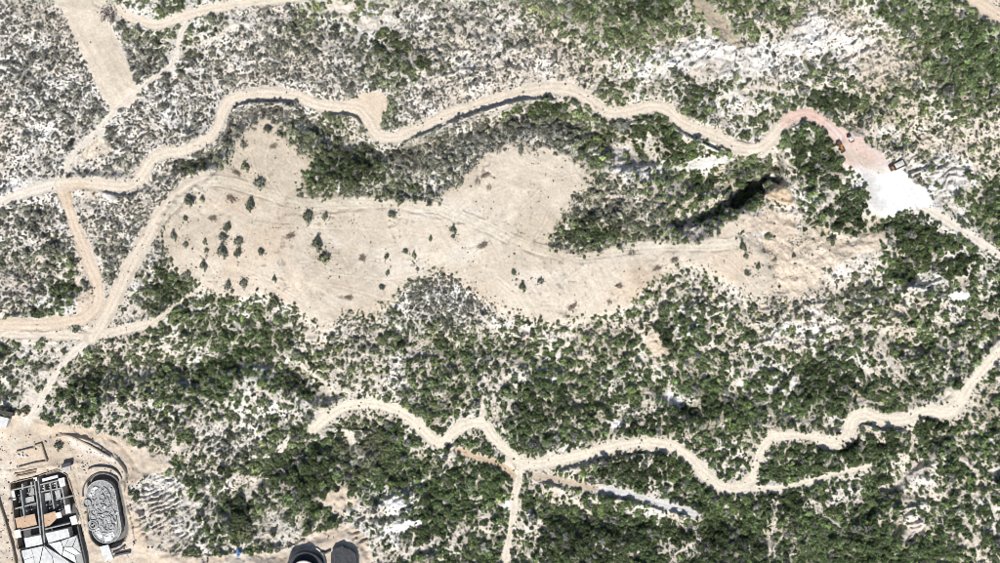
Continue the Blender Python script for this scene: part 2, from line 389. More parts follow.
# building site: level ground, pits
GZ = -3.0
Hh = Hh * (1 - smooth(0, -14, sd_site)) + (GZ + (fbm(PX, PY, 40, 3, 66) - 0.5) * 1.6) * smooth(0, -14, sd_site)
for pts, hg, fo in [([(62,434),(90,440),(112,455),(126,472),(124,490),(129,512),(135,540)],1.6,5), ([(96,428),(122,444),(140,468),(138,484),(146,512),(152,535)],-1.5,6), ([(118,458),(128,474),(124,492)],1.5,4), ([(10,470),(40,466),(74,462)],0.9,4), ([(74,470),(80,500),(86,530)],0.9,3), ([(195,556),(250,551),(290,545),(312,532)],1.8,6)]:
    d, sd = seg_dist(PX + 3 * warp2, PY + 3 * warp2, catmull(pts, 3), 30)
    Hh += np.where(sd > 0, hg * smooth(0, 1.4, d) * np.exp(-(d / fo) ** 2), 0) * (.6 + .8 * fbm(PX, PY, 12, 2, 96))
Hh += site_m * (np.abs(fbm(PX, PY, 9, 3, 97) - .5) * -1.6)
PIT = [(10,483),(35,477),(57,469),(67,475),(74,497),(80,515),(84,536),(70,545),(18,549),(14,520)]
sd_pit = poly_sd(PX, PY, PIT)
Hh = np.where(PX < 140, Hh - 5.5 * (1 - smooth(-1.2, 0.2, sd_pit)), Hh)
ang11 = math.radians(10.0)
def stadium(cx, cy, half, r, n=14, tilt=ang11):
    pts = []
    for k in range(n + 1):
        a = math.pi * k / n; pts.append((r * math.cos(a), -half - r * math.sin(a)))
    for k in range(n + 1):
        a = math.pi * k / n; pts.append((-r * math.cos(a), half + r * math.sin(a)))
    c, s = math.cos(tilt), math.sin(tilt)
    return [(cx + x * c - y * s, cy + x * s + y * c) for x, y in pts]
POOL = stadium(103.5, 512, 17, 15.0, tilt=-ang11)
MOAT = stadium(105.5, 511, 18, 20.0, tilt=-ang11)
sd_moat = poly_sd(PX, PY, MOAT)
Hh = np.where((PX < 160) & (PX > 60), Hh - 4.2 * (1 - smooth(-1.4, 0.0, sd_moat)) * smooth(86, 92, PX), Hh)

fi0, fj0 = len(out), len(out)
HF = Hh[fj0:fj0 + len(fy), fi0:fi0 + len(fx)]
def hz(px, py):
    px = np.asarray(px, float); py = np.asarray(py, float)
    x = np.clip((px - fx[0]) / STEP, 0, len(fx) - 1.001); y = np.clip((py - fy[0]) / STEP, 0, len(fy) - 1.001)
    xi = x.astype(int); yi = y.astype(int); u = x - xi; v = y - yi
    return (HF[yi, xi] * (1 - u) + HF[yi, xi + 1] * u) * (1 - v) + (HF[yi + 1, xi] * (1 - u) + HF[yi + 1, xi + 1] * u) * v
def field(F, px, py):
    G = F[fj0:fj0 + len(fy), fi0:fi0 + len(fx)]
    x = np.clip(np.rint((px - fx[0]) / STEP).astype(int), 0, len(fx) - 1); y = np.clip(np.rint((py - fy[0]) / STEP).astype(int), 0, len(fy) - 1)
    return G[y, x]
def xyz(px, py, z):
    """map pixel seen at height z -> world"""
    k = (1 - np.asarray(z, float) / H) * S
    return (np.asarray(px, float) - PW / 2) * k, (PH / 2 - np.asarray(py, float)) * k, z
def at(px, py, dz=0.0):
    z = float(hz(px, py)) + dz
    x, y, _ = xyz(px, py, z)
    return Vector((float(x), float(y), z))

# ------------------------------------------------------------------ ground colour (what the earth and rock are made of, with shade painted in the moat)
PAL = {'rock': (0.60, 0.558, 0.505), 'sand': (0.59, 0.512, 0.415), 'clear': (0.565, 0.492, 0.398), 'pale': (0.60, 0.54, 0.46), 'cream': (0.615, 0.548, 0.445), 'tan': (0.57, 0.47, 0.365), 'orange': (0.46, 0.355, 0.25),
       'brown': (0.42, 0.345, 0.265), 'grey': (0.50, 0.485, 0.46), 'white': (0.80, 0.785, 0.765), 'pink': (0.55, 0.395, 0.33), 'ochre': (0.60, 0.505, 0.395), 'dry': (0.34, 0.29, 0.215), 'site': (0.60, 0.51, 0.41), 'litter': (0.20, 0.175, 0.125), 'conc_shade': (0.17, 0.168, 0.165), 'orange2': (0.60, 0.455, 0.30), 'chalk': (0.74, 0.73, 0.715), 'broken': (0.62, 0.59, 0.55)}
PAL = {k: np.array(v) for k, v in PAL.items()}
C = np.ones(PX.shape + (3,)) * PAL['rock']
PAL['warm'] = np.array((0.615, 0.535, 0.445))
def mix(m, key):
    global C
    C = C * (1 - m[..., None]) + PAL[key] * m[..., None]
TONES = [('white',700,58,70,20,-8,.75),('white',820,42,46,28,-15,.85),('white',900,185,48,28,-25,.6),('white',945,180,34,30,-30,.85),('white',655,170,46,12,-10,.8),('white',760,62,40,18,-20,.7),
 ('white',480,55,60,30,0,.35),('white',60,120,90,80,0,.22),('white',150,110,60,40,0,.28),('white',120,60,110,70,0,.15),('white',800,330,50,14,-10,.8),('white',700,310,30,20,0,.6),('white',960,298,20,10,0,.9),('white',930,280,20,12,0,.7),('white',865,300,20,10,0,.7),
 ('white',400,510,40,30,-20,.6),('white',540,372,40,18,0,.5),('white',460,300,40,16,0,.35),('white',230,440,40,22,20,.4),('white',860,190,16,22,0,.7),('white',815,205,20,20,0,.5),('white',910,520,14,24,10,.6),('white',690,330,22,12,0,.5),('white',565,150,30,16,0,.3),
 ('white',160,505,36,36,0,.25),('white',970,250,30,10,20,.4),('white',520,330,40,14,0,.3),('white',420,320,40,14,0,.3),('white',770,100,30,10,-10,.7),('white',730,100,20,8,0,.7),
 ('ochre',870,55,22,30,-20,.75),('ochre',845,20,26,14,-20,.6),('ochre',615,40,18,10,0,.6),('ochre',545,45,26,18,0,.45),('ochre',768,196,22,12,15,.95),('ochre',800,258,66,30,-10,.9),('ochre',850,245,42,16,-15,.9),('tan',775,225,34,20,-10,.8),('ochre',890,65,14,26,0,.5),('ochre',455,45,30,16,0,.3),('ochre',520,330,18,10,0,.5),('pink',520,338,14,10,0,.7),
 ('tan',670,345,14,22,-25,.6),('tan',720,300,24,12,20,.6),('tan',900,120,60,40,-20,.35),('tan',950,90,50,40,0,.3),('tan',330,490,40,24,-20,.5),('tan',60,260,50,26,0,.5),('dry',30,270,40,14,0,.35),('dry',710,20,30,8,45,.9),('dry',750,-4,10,8,0,.3),('dry',735,40,14,10,20,.7),('dry',130,330,22,8,0,.4),('dry',90,372,40,18,15,.4),
 ('grey',285,520,34,22,-30,.6),('grey',470,290,30,12,0,.3),('grey',860,330,40,20,0,.3),('grey',880,200,20,26,0,.0),('tan',570,70,40,14,0,.3),('tan',460,85,40,20,0,.3),('dry',870,538,50,24,0,.35),('dry',410,560,60,8,0,.35)]
mix(0.75 * smooth(420, 640, PX + 40 * warp) * smooth(0.25, 0.55, fbm(PX, PY, 45, 3, 131)), 'warm'); mix(0.5 * smooth(300, 360, PY) * smooth(0.35, 0.6, fbm(PX, PY, 40, 3, 132)), 'warm'); mix(0.45 * smooth(0.38, 0.6, fbm(PX, PY, 50, 3, 133)), 'warm')
for k, x, y, rx, ry, a, s in TONES:
    e = ellipse(PX, PY, x, y, rx, ry, a) + warp * 1.6 + warp2 * 0.8
    mix(s * (1 - smooth(0.35, 1.15, e)), k)
mix(rib_m * 0.35, 'grey'); mix(0.3 * (1 - smooth(0.6, 1.2, ellipse(PX, PY, 160, 512, 40, 42, 25) + warp)), 'brown')
n1 = fbm(PX, PY, 22, 4, 101); n2 = fbm(PX, PY, 5, 2, 103)
mix(smooth(0.52, 0.72, n1) * 0.35 * (1 - flat), 'white'); mix(smooth(0.55, 0.4, n1) * 0.25 * (1 - flat), 'dry')
vf = grid_at(Vg, PX.ravel(), PY.ravel()).reshape(PX.shape); tf = grid_at(Tg, PX.ravel(), PY.ravel()).reshape(PX.shape)
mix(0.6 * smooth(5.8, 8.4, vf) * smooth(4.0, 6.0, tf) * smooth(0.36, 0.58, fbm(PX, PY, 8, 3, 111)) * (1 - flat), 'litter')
mix(crack_m * 0.9, 'pale')
for k, m in bare_k.items(): mix(m * 0.9, k)
mix(site_m, 'site')
RING = catmull([(40,428),(70,428),(98,436),(120,452),(133,472),(131,492),(136,516),(143,545),(150,575)], 4)
dr_, sr_ = seg_dist(PX, PY, RING, 40); ring_m = (1 - smooth(3.5, 6, dr_ + 3 * warp2)) * site_m
mix(ring_m * 0.8, 'tan')
for x, y, rx, ry, a, k, s in [(30,440,30,12,-15,'brown',.35),(70,470,8,40,-10,'tan',.6),(60,430,40,8,10,'tan',.5),(130,470,26,10,20,'pale',.6),(140,520,8,50,-10,'tan',.4),(5,480,8,30,0,'pale',.6),(60,440,26,9,0,'tan',.5),(10,425,16,12,0,'brown',.25),(95,450,24,7,20,'white',.5),(300,540,30,10,-30,'pale',.7),(240,558,40,8,0,'pale',.5)]:
    mix(s * (1 - smooth(0.5, 1.2, ellipse(PX, PY, x, y, rx, ry, a) + warp)) * site_m, k)
for q, (an, wl, ln) in enumerate([(70, 3.5, 50), (-20, 3, 40), (15, 4, 40)]):
    a_ = math.radians(an); u_ = PX * math.cos(a_) + PY * math.sin(a_); v_ = -PX * math.sin(a_) + PY * math.cos(a_) + 20 * fbm(PX, PY, 60, 2, 620 + q)
    mix(0.45 * site_m * smooth(0.55, 0.8, vnoise(u_ / ln, v_ / wl, 630 + q)), 'brown')
mix(0.5 * site_m * smooth(0.52, 0.7, fbm(PX, PY, 16, 3, 640)), 'tan'); mix(0.5 * site_m * smooth(0.55, 0.72, fbm(PX, PY, 12, 3, 641)), 'pale')
mix((1 - smooth(-1.5, 0.8, sd_moat)) * (PX > 92) * 0.95, 'conc_shade')  # moat floor concrete, darkened in colour for the deck's cast shade
mix(clear_m, 'clear')
for x, y, rx, ry, a, k, s in [(540,190,40,30,0,'brown',.16),(300,245,14,40,0,'pale',.4),(470,250,40,10,-25,'pale',.5),(430,235,36,10,10,'brown',.12),(215,225,30,30,0,'brown',.14),(340,300,30,10,0,'pale',.5),(560,290,30,14,0,'brown',.12),(250,250,60,36,0,'tan',.3),(360,265,60,26,0,'pale',.5),(440,210,60,9,5,'pale',.5),(640,290,40,20,-30,'tan',.55),(730,260,30,26,0,'tan',.55),(280,165,26,36,0,'clear',.2),(520,270,60,18,10,'pale',.4),(230,205,40,14,0,'tan',.35),(300,285,60,16,0,'tan',.3),(600,255,70,9,-8,'pale',.5),(760,225,20,20,0,'ochre',.4),(590,180,12,16,0,'ochre',.3)]:
    mix(min(1, s * 1.5) * (1 - smooth(0.4, 1.1, ellipse(PX, PY, x, y, rx, ry, a) + warp * 2.0 + warp2)) * clear_m, k)
mix(strip_m, 'sand'); mix(turn_m, 'tan')
for i, (n, l, w, c, pts) in enumerate(ROADS):
    xs = [p[0] for p in pts]; ys = [p[1] for p in pts]
    mix(np.where(road_id == i, 1.0, 0.0), c)
mix(road_m * (1 - (road_id >= 0)) * 0.9, 'sand')
mix(0.5 * (1 - smooth(0.3, 1.1, ellipse(PX, PY, 365, 118, 20, 26, 0) + warp)) * np.maximum(road_m, turn_m), 'ochre')
mix(0.7 * (1 - smooth(0.3, 1.2, ellipse(PX, PY, 75, 195, 22, 14, 0) + warp)) * road_m, 'orange')
mix(0.6 * (1 - smooth(0.3, 1.2, ellipse(PX, PY, 90, 290, 30, 40, 0) + warp)) * road_m, 'tan')
mix(0.95 * (1 - smooth(0.5, 1.2, ellipse(PX, PY, 812, 121, 42, 20, 20) + warp)) * np.maximum(road_m, (1 - smooth(0, 5, sd_ap))), 'pink')
mix(ap_m, 'white')
mix(ap_m * 0.9 * smooth(0.85, 1.25, ellipse(PX, PY, 905, 196, 30, 24, 35) + warp * 0.9) * smooth(182, 158, PY + 14 * warp), 'pink'); mix(ap_m * 0.7 * smooth(0.85, 1.25, ellipse(PX, PY, 905, 196, 30, 24, 35) + warp * 0.9) * smooth(160, 184, PY + 14 * warp), 'pale')
mix(ap_m * 0.8 * (1 - smooth(0.6, 1.3, ellipse(PX, PY, 875, 193, 26, 9, 62) + warp * 0.7)), 'grey')
mix(ap_m * 0.55 * (1 - smooth(0.6, 1.3, ellipse(PX, PY, 856, 157, 36, 6, 28) + warp * 0.7)), 'brown')
mix(ap_m * 0.97 * (1 - smooth(0.45, 1.15, ellipse(PX, PY, 905, 192, 28, 18, 40) + warp * 1.5 + warp2 * 0.8)), 'chalk')
mix(ap_m * 0.35 * smooth(0.5, 0.75, vnoise((PX * .55 + PY * .83) / 30, (PX * -.83 + PY * .55) / 2.2, 88)), 'grey')
# wheel tracks along the roads and streaks of the grader on the clearing (compacted, paler and darker earth)
rut = np.exp(-((np.abs(road_lat + 1.6 * warp) - 2.1) / 0.8) ** 2); crown_ = np.exp(-((road_lat + 1.6 * warp) / 0.9) ** 2); verge = smooth(3.2, 5.0, np.abs(road_lat + 1.6 * warp + 1.5 * warp2))
C *= (1 + road_m * (0.06 * rut - 0.20 * crown_ * fbm(PX, PY, 15, 2, 44) - 0.30 * verge * fbm(PX, PY, 9, 2, 45)))[..., None]
LANE = catmull([(150,236),(163,217),(178,200),(195,187),(212,181),(230,183),(262,192),(300,203),(350,203),(400,203),(440,209),(480,224),(520,243),(560,254),(600,252),(650,246),(700,246),(735,243)], 5)
dl, sl_ = seg_dist(PX, PY, LANE, 30); latl = dl * sl_ + 3 * warp
lane = (1 - smooth(4.2, 6.2, np.abs(latl))) * clear_m
mix(lane * 0.95, 'cream'); C *= (1 - clear_m * 0.42 * np.exp(-((np.abs(latl) - 6.3) / 0.9) ** 2) * smooth(.35, .6, fbm(PX, PY, 12, 2, 46)) - lane * 0.17 * np.exp(-((np.abs(latl) - 2.6) / 0.6) ** 2))[..., None]
for pts in [[(300,262),(350,258),(410,262),(450,250),(490,235)],[(285,290),(330,285),(390,300)],[(560,190),(548,215),(535,240)],[(270,140),(265,170),(280,195)],[(180,240),(215,262),(260,275),(300,300)],[(480,262),(530,300),(580,305)],[(610,300),(650,275),(690,258)],[(450,215),(470,195),(500,175),(540,165)],[(455,222),(480,200),(520,185),(575,175)],[(200,195),(230,215),(270,225),(330,228),(400,232),(450,240)],[(310,270),(340,275),(400,278),(440,262)],[(500,225),(530,200),(560,165)],[(250,155),(258,185),(255,215),(240,262)],[(590,262),(560,285),(530,310)],[(560,255),(600,270),(640,280)],[(700,250),(730,262),(755,290)],[(650,255),(690,262),(725,270)]]:
    d2, s2 = seg_dist(PX, PY, catmull(pts, 4), 20); l2 = d2 * s2 + 2 * warp
    C *= (1 - clear_m * (0.20 * np.exp(-((np.abs(l2) - 1.8) / 0.6) ** 2) * smooth(.3, .55, fbm(PX, PY, 22, 2, 47)) - 0.07 * np.exp(-(l2 / 3.0) ** 2)))[..., None]
grade = np.maximum.reduce([clear_m, strip_m, 0.5 * site_m])
for q, (an, wl, ln) in enumerate([(-8, 2.6, 60), (27, 2.4, 45), (-38, 2.8, 40), (8, 5.5, 90), (62, 2.4, 34)]):
    a_ = math.radians(an); u_ = PX * math.cos(a_) + PY * math.sin(a_); v_ = -PX * math.sin(a_) + PY * math.cos(a_) + 26 * fbm(PX, PY, 140, 2, 520 + q)
    st = vnoise(u_ / ln, v_ / wl, 530 + q) * smooth(0.42, 0.62, fbm(PX, PY, 55, 2, 540 + q))
    C *= (1 - 0.085 * grade * smooth(0.45, 0.8, st))[..., None]
C *= (1 - 0.38 * grade * smooth(0.66, 0.8, fbm(PX, PY, 3.2, 2, 560)) * smooth(0.45, 0.65, fbm(PX, PY, 40, 2, 561)))[..., None]
mottle = smooth(0.42, 0.66, fbm(PX, PY, 60, 4, 562))
C *= (1 - grade[..., None] * mottle[..., None] * np.array([0.13, 0.15, 0.18]))
C *= (0.94 + 0.12 * n2)[..., None]
C = np.clip(C, 0.02, 0.86)

# ------------------------------------------------------------------ materials
def new_mat(name, rough=0.9):
    m = bpy.data.materials.new(name); m.use_nodes = True
    nt = m.node_tree; b = nt.nodes['Principled BSDF']; b.inputs['Roughness'].default_value = rough
    b.inputs['Specular IOR Level'].default_value = 0.2
    return m, nt, b
def node(nt, t, **kw):
    n = nt.nodes.new(t)
    for k, v in kw.items(): setattr(n, k, v)
    return n
def noise(nt, scale, detail=3, vec=None):
    n = node(nt, 'ShaderNodeTexNoise'); n.inputs['Scale'].default_value = scale; n.inputs['Detail'].default_value = detail
    if vec: nt.links.new(vec, n.inputs['Vector'])
    return n
def ramp(nt, src, stops):
    r = node(nt, 'ShaderNodeValToRGB')
    r.color_ramp.elements[0].position = stops[0][0]; r.color_ramp.elements[0].color = (*[stops[0][1]] * 3, 1)
    r.color_ramp.elements[1].position = stops[-1][0]; r.color_ramp.elements[1].color = (*[stops[-1][1]] * 3, 1)
    nt.links.new(src, r.inputs[0]); return r
def mulcol(nt, a, b, fac=1.0):
    m = node(nt, 'ShaderNodeMix', data_type='RGBA', blend_type='MULTIPLY'); m.inputs[0].default_value = fac
    nt.links.new(a, m.inputs[6]); nt.links.new(b, m.inputs[7]); return m.outputs[2]

def earth_mat(name, grain, contrast, bump):
    m, nt, b = new_mat(name, 0.95)
    a = node(nt, 'ShaderNodeAttribute'); a.attribute_name = 'earth'
    g = node(nt, 'ShaderNodeNewGeometry')
    n1 = noise(nt, grain, 4, g.outputs['Position']); r1 = ramp(nt, n1.outputs[0], [(0.32, 1 - contrast), (0.68, 1.06)])
    n2 = noise(nt, grain * 0.22, 3, g.outputs['Position']); r2 = ramp(nt, n2.outputs[0], [(0.3, 1 - contrast * 0.6), (0.7, 1.04)])
    c = mulcol(nt, mulcol(nt, a.outputs['Color'], r1.outputs[0]), r2.outputs[0])
    v = node(nt, 'ShaderNodeTexVoronoi'); v.inputs['Scale'].default_value = grain * 0.9
    nt.links.new(g.outputs['Position'], v.inputs['Vector'])
    nt.links.new(c, b.inputs['Base Color'])
    ad = node(nt, 'ShaderNodeMath', operation='ADD'); nt.links.new(n1.outputs[0], ad.inputs[0]); nt.links.new(v.outputs['Distance'], ad.inputs[1])
    bp = node(nt, 'ShaderNodeBump'); bp.inputs['Strength'].default_value = bump; bp.inputs['Distance'].default_value = 0.6
    nt.links.new(ad.outputs[0], bp.inputs['Height']); nt.links.new(bp.outputs[0], b.inputs['Normal'])
    return m
M_ROCK = earth_mat('weathered_rock_ground', 0.6, 0.24, 0.6)
M_SAND = earth_mat('graded_sand', 0.7, 0.15, 0.18)
M_ROAD = earth_mat('track_earth', 0.8, 0.14, 0.2)

def flat_mat(name, col, rough=0.8, var=0.12, scale=1.5, metal=0.0, spec=0.3):
    m, nt, b = new_mat(name, rough)
    g = node(nt, 'ShaderNodeTexCoord'); n = noise(nt, scale, 4, g.outputs['Object'])
    r = ramp(nt, n.outputs[0], [(0.3, 1 - var), (0.7, 1 + var * 0.4)])
    rgb = node(nt, 'ShaderNodeRGB'); rgb.outputs[0].default_value = (*col, 1)
    nt.links.new(mulcol(nt, rgb.outputs[0], r.outputs[0]), b.inputs['Base Color'])
    b.inputs['Metallic'].default_value = metal; b.inputs['Specular IOR Level'].default_value = spec
    return m
def leaf_mat(name):
    m, nt, b = new_mat(name, 0.75)
    a = node(nt, 'ShaderNodeAttribute', attribute_type='INSTANCER'); a.attribute_name = 'tint'
    g = node(nt, 'ShaderNodeNewGeometry')
    n = noise(nt, 1.1, 3, g.outputs['Position']); r = ramp(nt, n.outputs[0], [(0.3, 0.62), (0.7, 1.45)])
    isl = ramp(nt, g.outputs['Random Per Island'], [(0.0, 0.45), (1.0, 1.75)])
    c = mulcol(nt, mulcol(nt, a.outputs['Color'], r.outputs[0]), isl.outputs[0])
    nt.links.new(c, b.inputs['Base Color'])
    tr = node(nt, 'ShaderNodeBsdfTranslucent'); nt.links.new(c, tr.inputs[0])
    mx = node(nt, 'ShaderNodeMixShader'); mx.inputs[0].default_value = 0.28
    nt.links.new(b.outputs[0], mx.inputs[1]); nt.links.new(tr.outputs[0], mx.inputs[2])
    nt.links.new(mx.outputs[0], nt.nodes['Material Output'].inputs[0])
    return m
M_LEAF = leaf_mat('foliage')
M_BARK = flat_mat('bark', (0.13, 0.105, 0.08), 0.9, 0.3, 4)
M_TWIG = flat_mat('dry_twigs', (0.25, 0.205, 0.16), 0.9, 0.3, 3)
def rock_mat():
    m, nt, b = new_mat('limestone_rock', 0.9)
    a = node(nt, 'ShaderNodeAttribute', attribute_type='INSTANCER'); a.attribute_name = 'tint'
    g = node(nt, 'ShaderNodeNewGeometry'); n = noise(nt, 1.6, 4, g.outputs['Position']); r = ramp(nt, n.outputs[0], [(0.3, 0.75), (0.7, 1.08)])
    nt.links.new(mulcol(nt, a.outputs['Color'], r.outputs[0]), b.inputs['Base Color'])
    return m
M_STONE = rock_mat()

# ------------------------------------------------------------------ the ground, cut seamlessly into terrain, clearing, roads
K = (1 - Hh / H) * S
VX = (PX - PW / 2) * K; VY = (PH / 2 - PY) * K
co = np.stack([VX, VY, Hh], -1).reshape(-1, 3).astype(np.float32)
cl = np.concatenate([C, np.ones(PX.shape + (1,))], -1).reshape(-1, 4).astype(np.float32)
jj, ii = np.meshgrid(np.arange(NY - 1), np.arange(NX - 1), indexing='ij')
def cell(F): return F[:-1, :-1]
cls = np.zeros((NY - 1, NX - 1), int)
cls[cell(site_m) > 0.5] = 1
cls[cell(strip_m) > 0.5] = 2
cls[cell(clear_m) > 0.5] = 3
cls[cell(ap_m) > 0.5] = 4
cls[(cell(turn_m) > 0.5)] = 5
cls[cell(cream_m) > 0.5] = 6
south_ = [i for i, r_ in enumerate(ROADS) if r_[0] == 'southA'][0]; southB_ = [i for i, r_ in enumerate(ROADS) if r_[0] == 'southB'][0]
rid = cell(road_id)
cls = np.where((rid >= 0) & (cls != 4) & ~((cls == 3) & (cell(sd_clear) < -3)) & (cls != 1), 10 + rid, cls)
cls[cls == 5] = 10
cls[(cls == 6) & (cell(PX) < 760)] = 10 + south_; cls[cls == 6] = 10 + southB_
v0 = (jj * NX + ii)
quad = np.stack([v0, v0 + NX, v0 + NX + 1, v0 + 1], -1).reshape(-1, 4)
def sheet(name, sel, mat, label, cat):
    f = quad[sel.reshape(-1)]
    if len(f) == 0: return
    u, inv = np.unique(f, return_inverse=True)
    f = inv.reshape(-1, 4)
    me = bpy.data.meshes.new(name)
    me.vertices.add(len(u)); me.vertices.foreach_set('co', co[u].ravel())
    me.loops.add(f.size); me.loops.foreach_set('vertex_index', f.ravel().astype(np.int32))
    me.polygons.add(len(f)); me.polygons.foreach_set('loop_start', np.arange(0, f.size, 4, dtype=np.int32))
    me.update(calc_edges=True)
    at_ = me.attributes.new('earth', 'FLOAT_COLOR', 'POINT'); at_.data.foreach_set('color', cl[u].ravel())
    me.polygons.foreach_set('use_smooth', np.ones(len(f), bool))
    me.materials.append(mat)
    o = bpy.data.objects.new(name, me); COL.objects.link(o)
    tag(o, label, cat, kind='structure'); return o
sheet('ground', cls == 0, M_ROCK, 'pale rocky hillside ground between the bushes', 'ground')
sheet('construction_ground', cls == 1, M_SAND, 'trampled sandy earth of the building site at lower left', 'ground')
sheet('dirt_strip', cls == 2, M_SAND, 'wide straight bare sandy strip at the top left', 'ground')
sheet('sandy_clearing', cls == 3, M_SAND, 'large graded sandy clearing across the middle', 'clearing')
sheet('gravel_apron', cls == 4, M_SAND, 'bright white and pinkish gravel apron where the machines stand', 'gravel')
for i, (n, l, w, c, pts) in enumerate(ROADS):
    sheet('dirt_road', cls == 10 + i, M_ROAD, l, 'road')

# ------------------------------------------------------------------ plant prototypes
def mesh_from(name, V_, F_, mats, fm=None):
    me = bpy.data.meshes.new(name); me.from_pydata([tuple(v) for v in V_], [], [tuple(f) for f in F_])
    for m in mats: me.materials.append(m)
    if fm is not None: me.polygons.foreach_set('material_index', np.array(fm, np.int32))
    me.update(); return me
ICO_V = []; ICO_F = []
def _ico():
    t = (1 + 5 ** .5) / 2
    v = [(-1,t,0),(1,t,0),(-1,-t,0),(1,-t,0),(0,-1,t),(0,1,t),(0,-1,-t),(0,1,-t),(t,0,-1),(t,0,1),(-t,0,-1),(-t,0,1)]
    l = math.sqrt(1 + t * t)
    f = [(0,11,5),(0,5,1),(0,1,7),(0,7,10),(0,10,11),(1,5,9),(5,11,4),(11,10,2),(10,7,6),(7,1,8),(3,9,4),(3,4,2),(3,2,6),(3,6,8),(3,8,9),(4,9,5),(2,4,11),(6,2,10),(8,6,7),(9,8,1)]
    return [np.array(p) / l for p in v], f
ICO_V, ICO_F = _ico()
def crown_mesh(name, seed, lobes, leaves, height, spread, leaf, core=0.72, open_=0.0):
    """unit-radius crown: lobes of leaf clumps with gaps between them, around a few small inner masses"""
    r = np.random.default_rng(seed); Vv = []; Ff = []
    L = []
    for k in range(lobes):
        a = r.uniform(0, 2 * math.pi); q = math.sqrt(r.uniform(0.0, 1)) * spread
        zc = height * (0.42 + 0.42 * (1 - q * q) * r.uniform(0.7, 1.15))
        L.append((np.array([q * math.cos(a), q * math.sin(a), zc]), r.uniform(0.24, 0.42)))
    for c, rad in L:
        if r.random() < open_: continue
        b = len(Vv)
        for v in ICO_V: Vv.append(c + v * rad * core * r.uniform(0.75, 1.15) * np.array([1, 1, 0.85]))
        Ff += [tuple(b + i for i in f) for f in ICO_F]
    for k in range(leaves):
        c, rad = L[r.integers(len(L))]
        d = r.normal(size=3); d[2] = abs(d[2]) * 0.9 - 0.25; d /= np.linalg.norm(d)
        p = c + d * rad * r.uniform(0.8, 1.25)
        n = d + r.normal(size=3) * 0.55; n[2] += 0.25; n /= np.linalg.norm(n)
        t = np.cross(n, r.normal(size=3)); t /= np.linalg.norm(t) + 1e-9; s = np.cross(n, t)
        a_, b_ = leaf * r.uniform(0.6, 1.3), leaf * r.uniform(0.45, 0.9)
        i = len(Vv)
        Vv += [p - t * a_, p + s * b_, p + t * a_, p - s * b_]
        Ff.append((i, i + 1, i + 2, i + 3))
    return mesh_from(name, Vv, Ff, [M_LEAF])
def trunk_mesh(name, seed, height):
    r = np.random.default_rng(seed); Vv = []; Ff = []
    def limb(p, q, r0, r1):
        i = len(Vv); ax = (q - p) / np.linalg.norm(q - p); u = np.cross(ax, [0.3, 1, 0.2]); u /= np.linalg.norm(u); w = np.cross(ax, u)
        for c, rr in ((p, r0), (q, r1)):
            for k in range(6): Vv.append(c + rr * (u * math.cos(k * math.pi / 3) + w * math.sin(k * math.pi / 3)))
        for k in range(6): Ff.append((i + k, i + (k + 1) % 6, i + 6 + (k + 1) % 6, i + 6 + k))
    top = np.array([r.uniform(-.06, .06), r.uniform(-.06, .06), height * 0.42])
    limb(np.array([0, 0, -0.25]), top, 0.085, 0.055)
    for k in range(5):
        a = k * 1.26 + r.uniform(0, 1); limb(top, top + np.array([math.cos(a) * 0.45, math.sin(a) * 0.45, height * 0.3 * r.uniform(0.7, 1.2)]), 0.045, 0.018)
    return mesh_from(name, Vv, Ff, [M_BARK])
TREE_P = []
for k in range(6):
    hgt = [1.15, 1.3, 1.0, 1.45, 1.2, 1.1][k]
    TREE_P.append((crown_mesh('tree_crown', 40 + k, 13 + k % 4, 330, hgt, 0.74, 0.125), trunk_mesh('tree_trunk', 70 + k, hgt)))
BUSH_P = [(crown_mesh('bush_crown', 90 + k, 8 + k, 200, [0.75, 0.9, 0.65, 0.8][k], 0.68, 0.15), trunk_mesh('bush_trunk', 95 + k, 0.7)) for k in range(4)]
SHRUB_P = [crown_mesh('shrub_crown', 120 + k, 5 + k % 3, 62, [0.7, 0.85, 0.6, 0.75, 0.9][k], 0.6, 0.24, open_=0.35) for k in range(5)]
BARE_P = (crown_mesh('bare_crown', 150, 9, 150, 0.8, 0.75, 0.10, core=0.3, open_=0.6), trunk_mesh('bare_trunk', 151, 0.8))

# ------------------------------------------------------------------ scatter
clear_v = 1 - smooth(-9, 1, sd_clear + 7 * warp2)
bare_all = np.maximum.reduce([road_m * 0.97, clear_v, ap_m, strip_m, turn_m, site_m, bare_m * 0.93, crack_m * 0.9, smooth(0.0, 1.0, np.where(PY > 480, 0, 0))])
DARKS = [(388,48,20,18,-20),(425,62,14,8,0),(340,165,40,22,0),(255,102,30,10,0),(190,165,22,9,0),(640,140,46,18,15),(720,185,34,16,-10),(540,110,40,10,-10),(815,155,26,28,0),(848,213,24,22,0),(915,238,30,24,0),(905,270,14,14,0),(955,262,26,18,0),(230,358,22,9,-10),(190,372,30,8,-8),(300,385,34,10,8),(88,385,18,10,0),(60,290,14,12,0),(36,315,8,8,0),(165,280,16,24,20),
 (310,470,40,22,0),(240,510,14,22,0),(680,415,60,14,-8),(660,335,16,18,0),(860,445,60,12,-4),(930,425,30,10,0),(590,540,70,26,0),(720,545,60,22,0),(640,465,50,14,0),(780,500,30,14,0),(640,10,40,14,0),(590,230,36,14,-8),(700,92,26,14,0),(830,100,34,14,0),(380,430,22,10,0),(560,410,50,16,0),(230,470,12,8,0),(430,540,30,12,0),(820,380,40,20,0),(185,305,12,9,-30),(55,340,12,6,0)]
def scatter(n, seed):
    r = np.random.default_rng(seed)
    px = r.uniform(-45, 1045, n); py = r.uniform(-40, 605, n)
    return px, py, r
N0 = 520000
px, py, r = scatter(N0, 5)
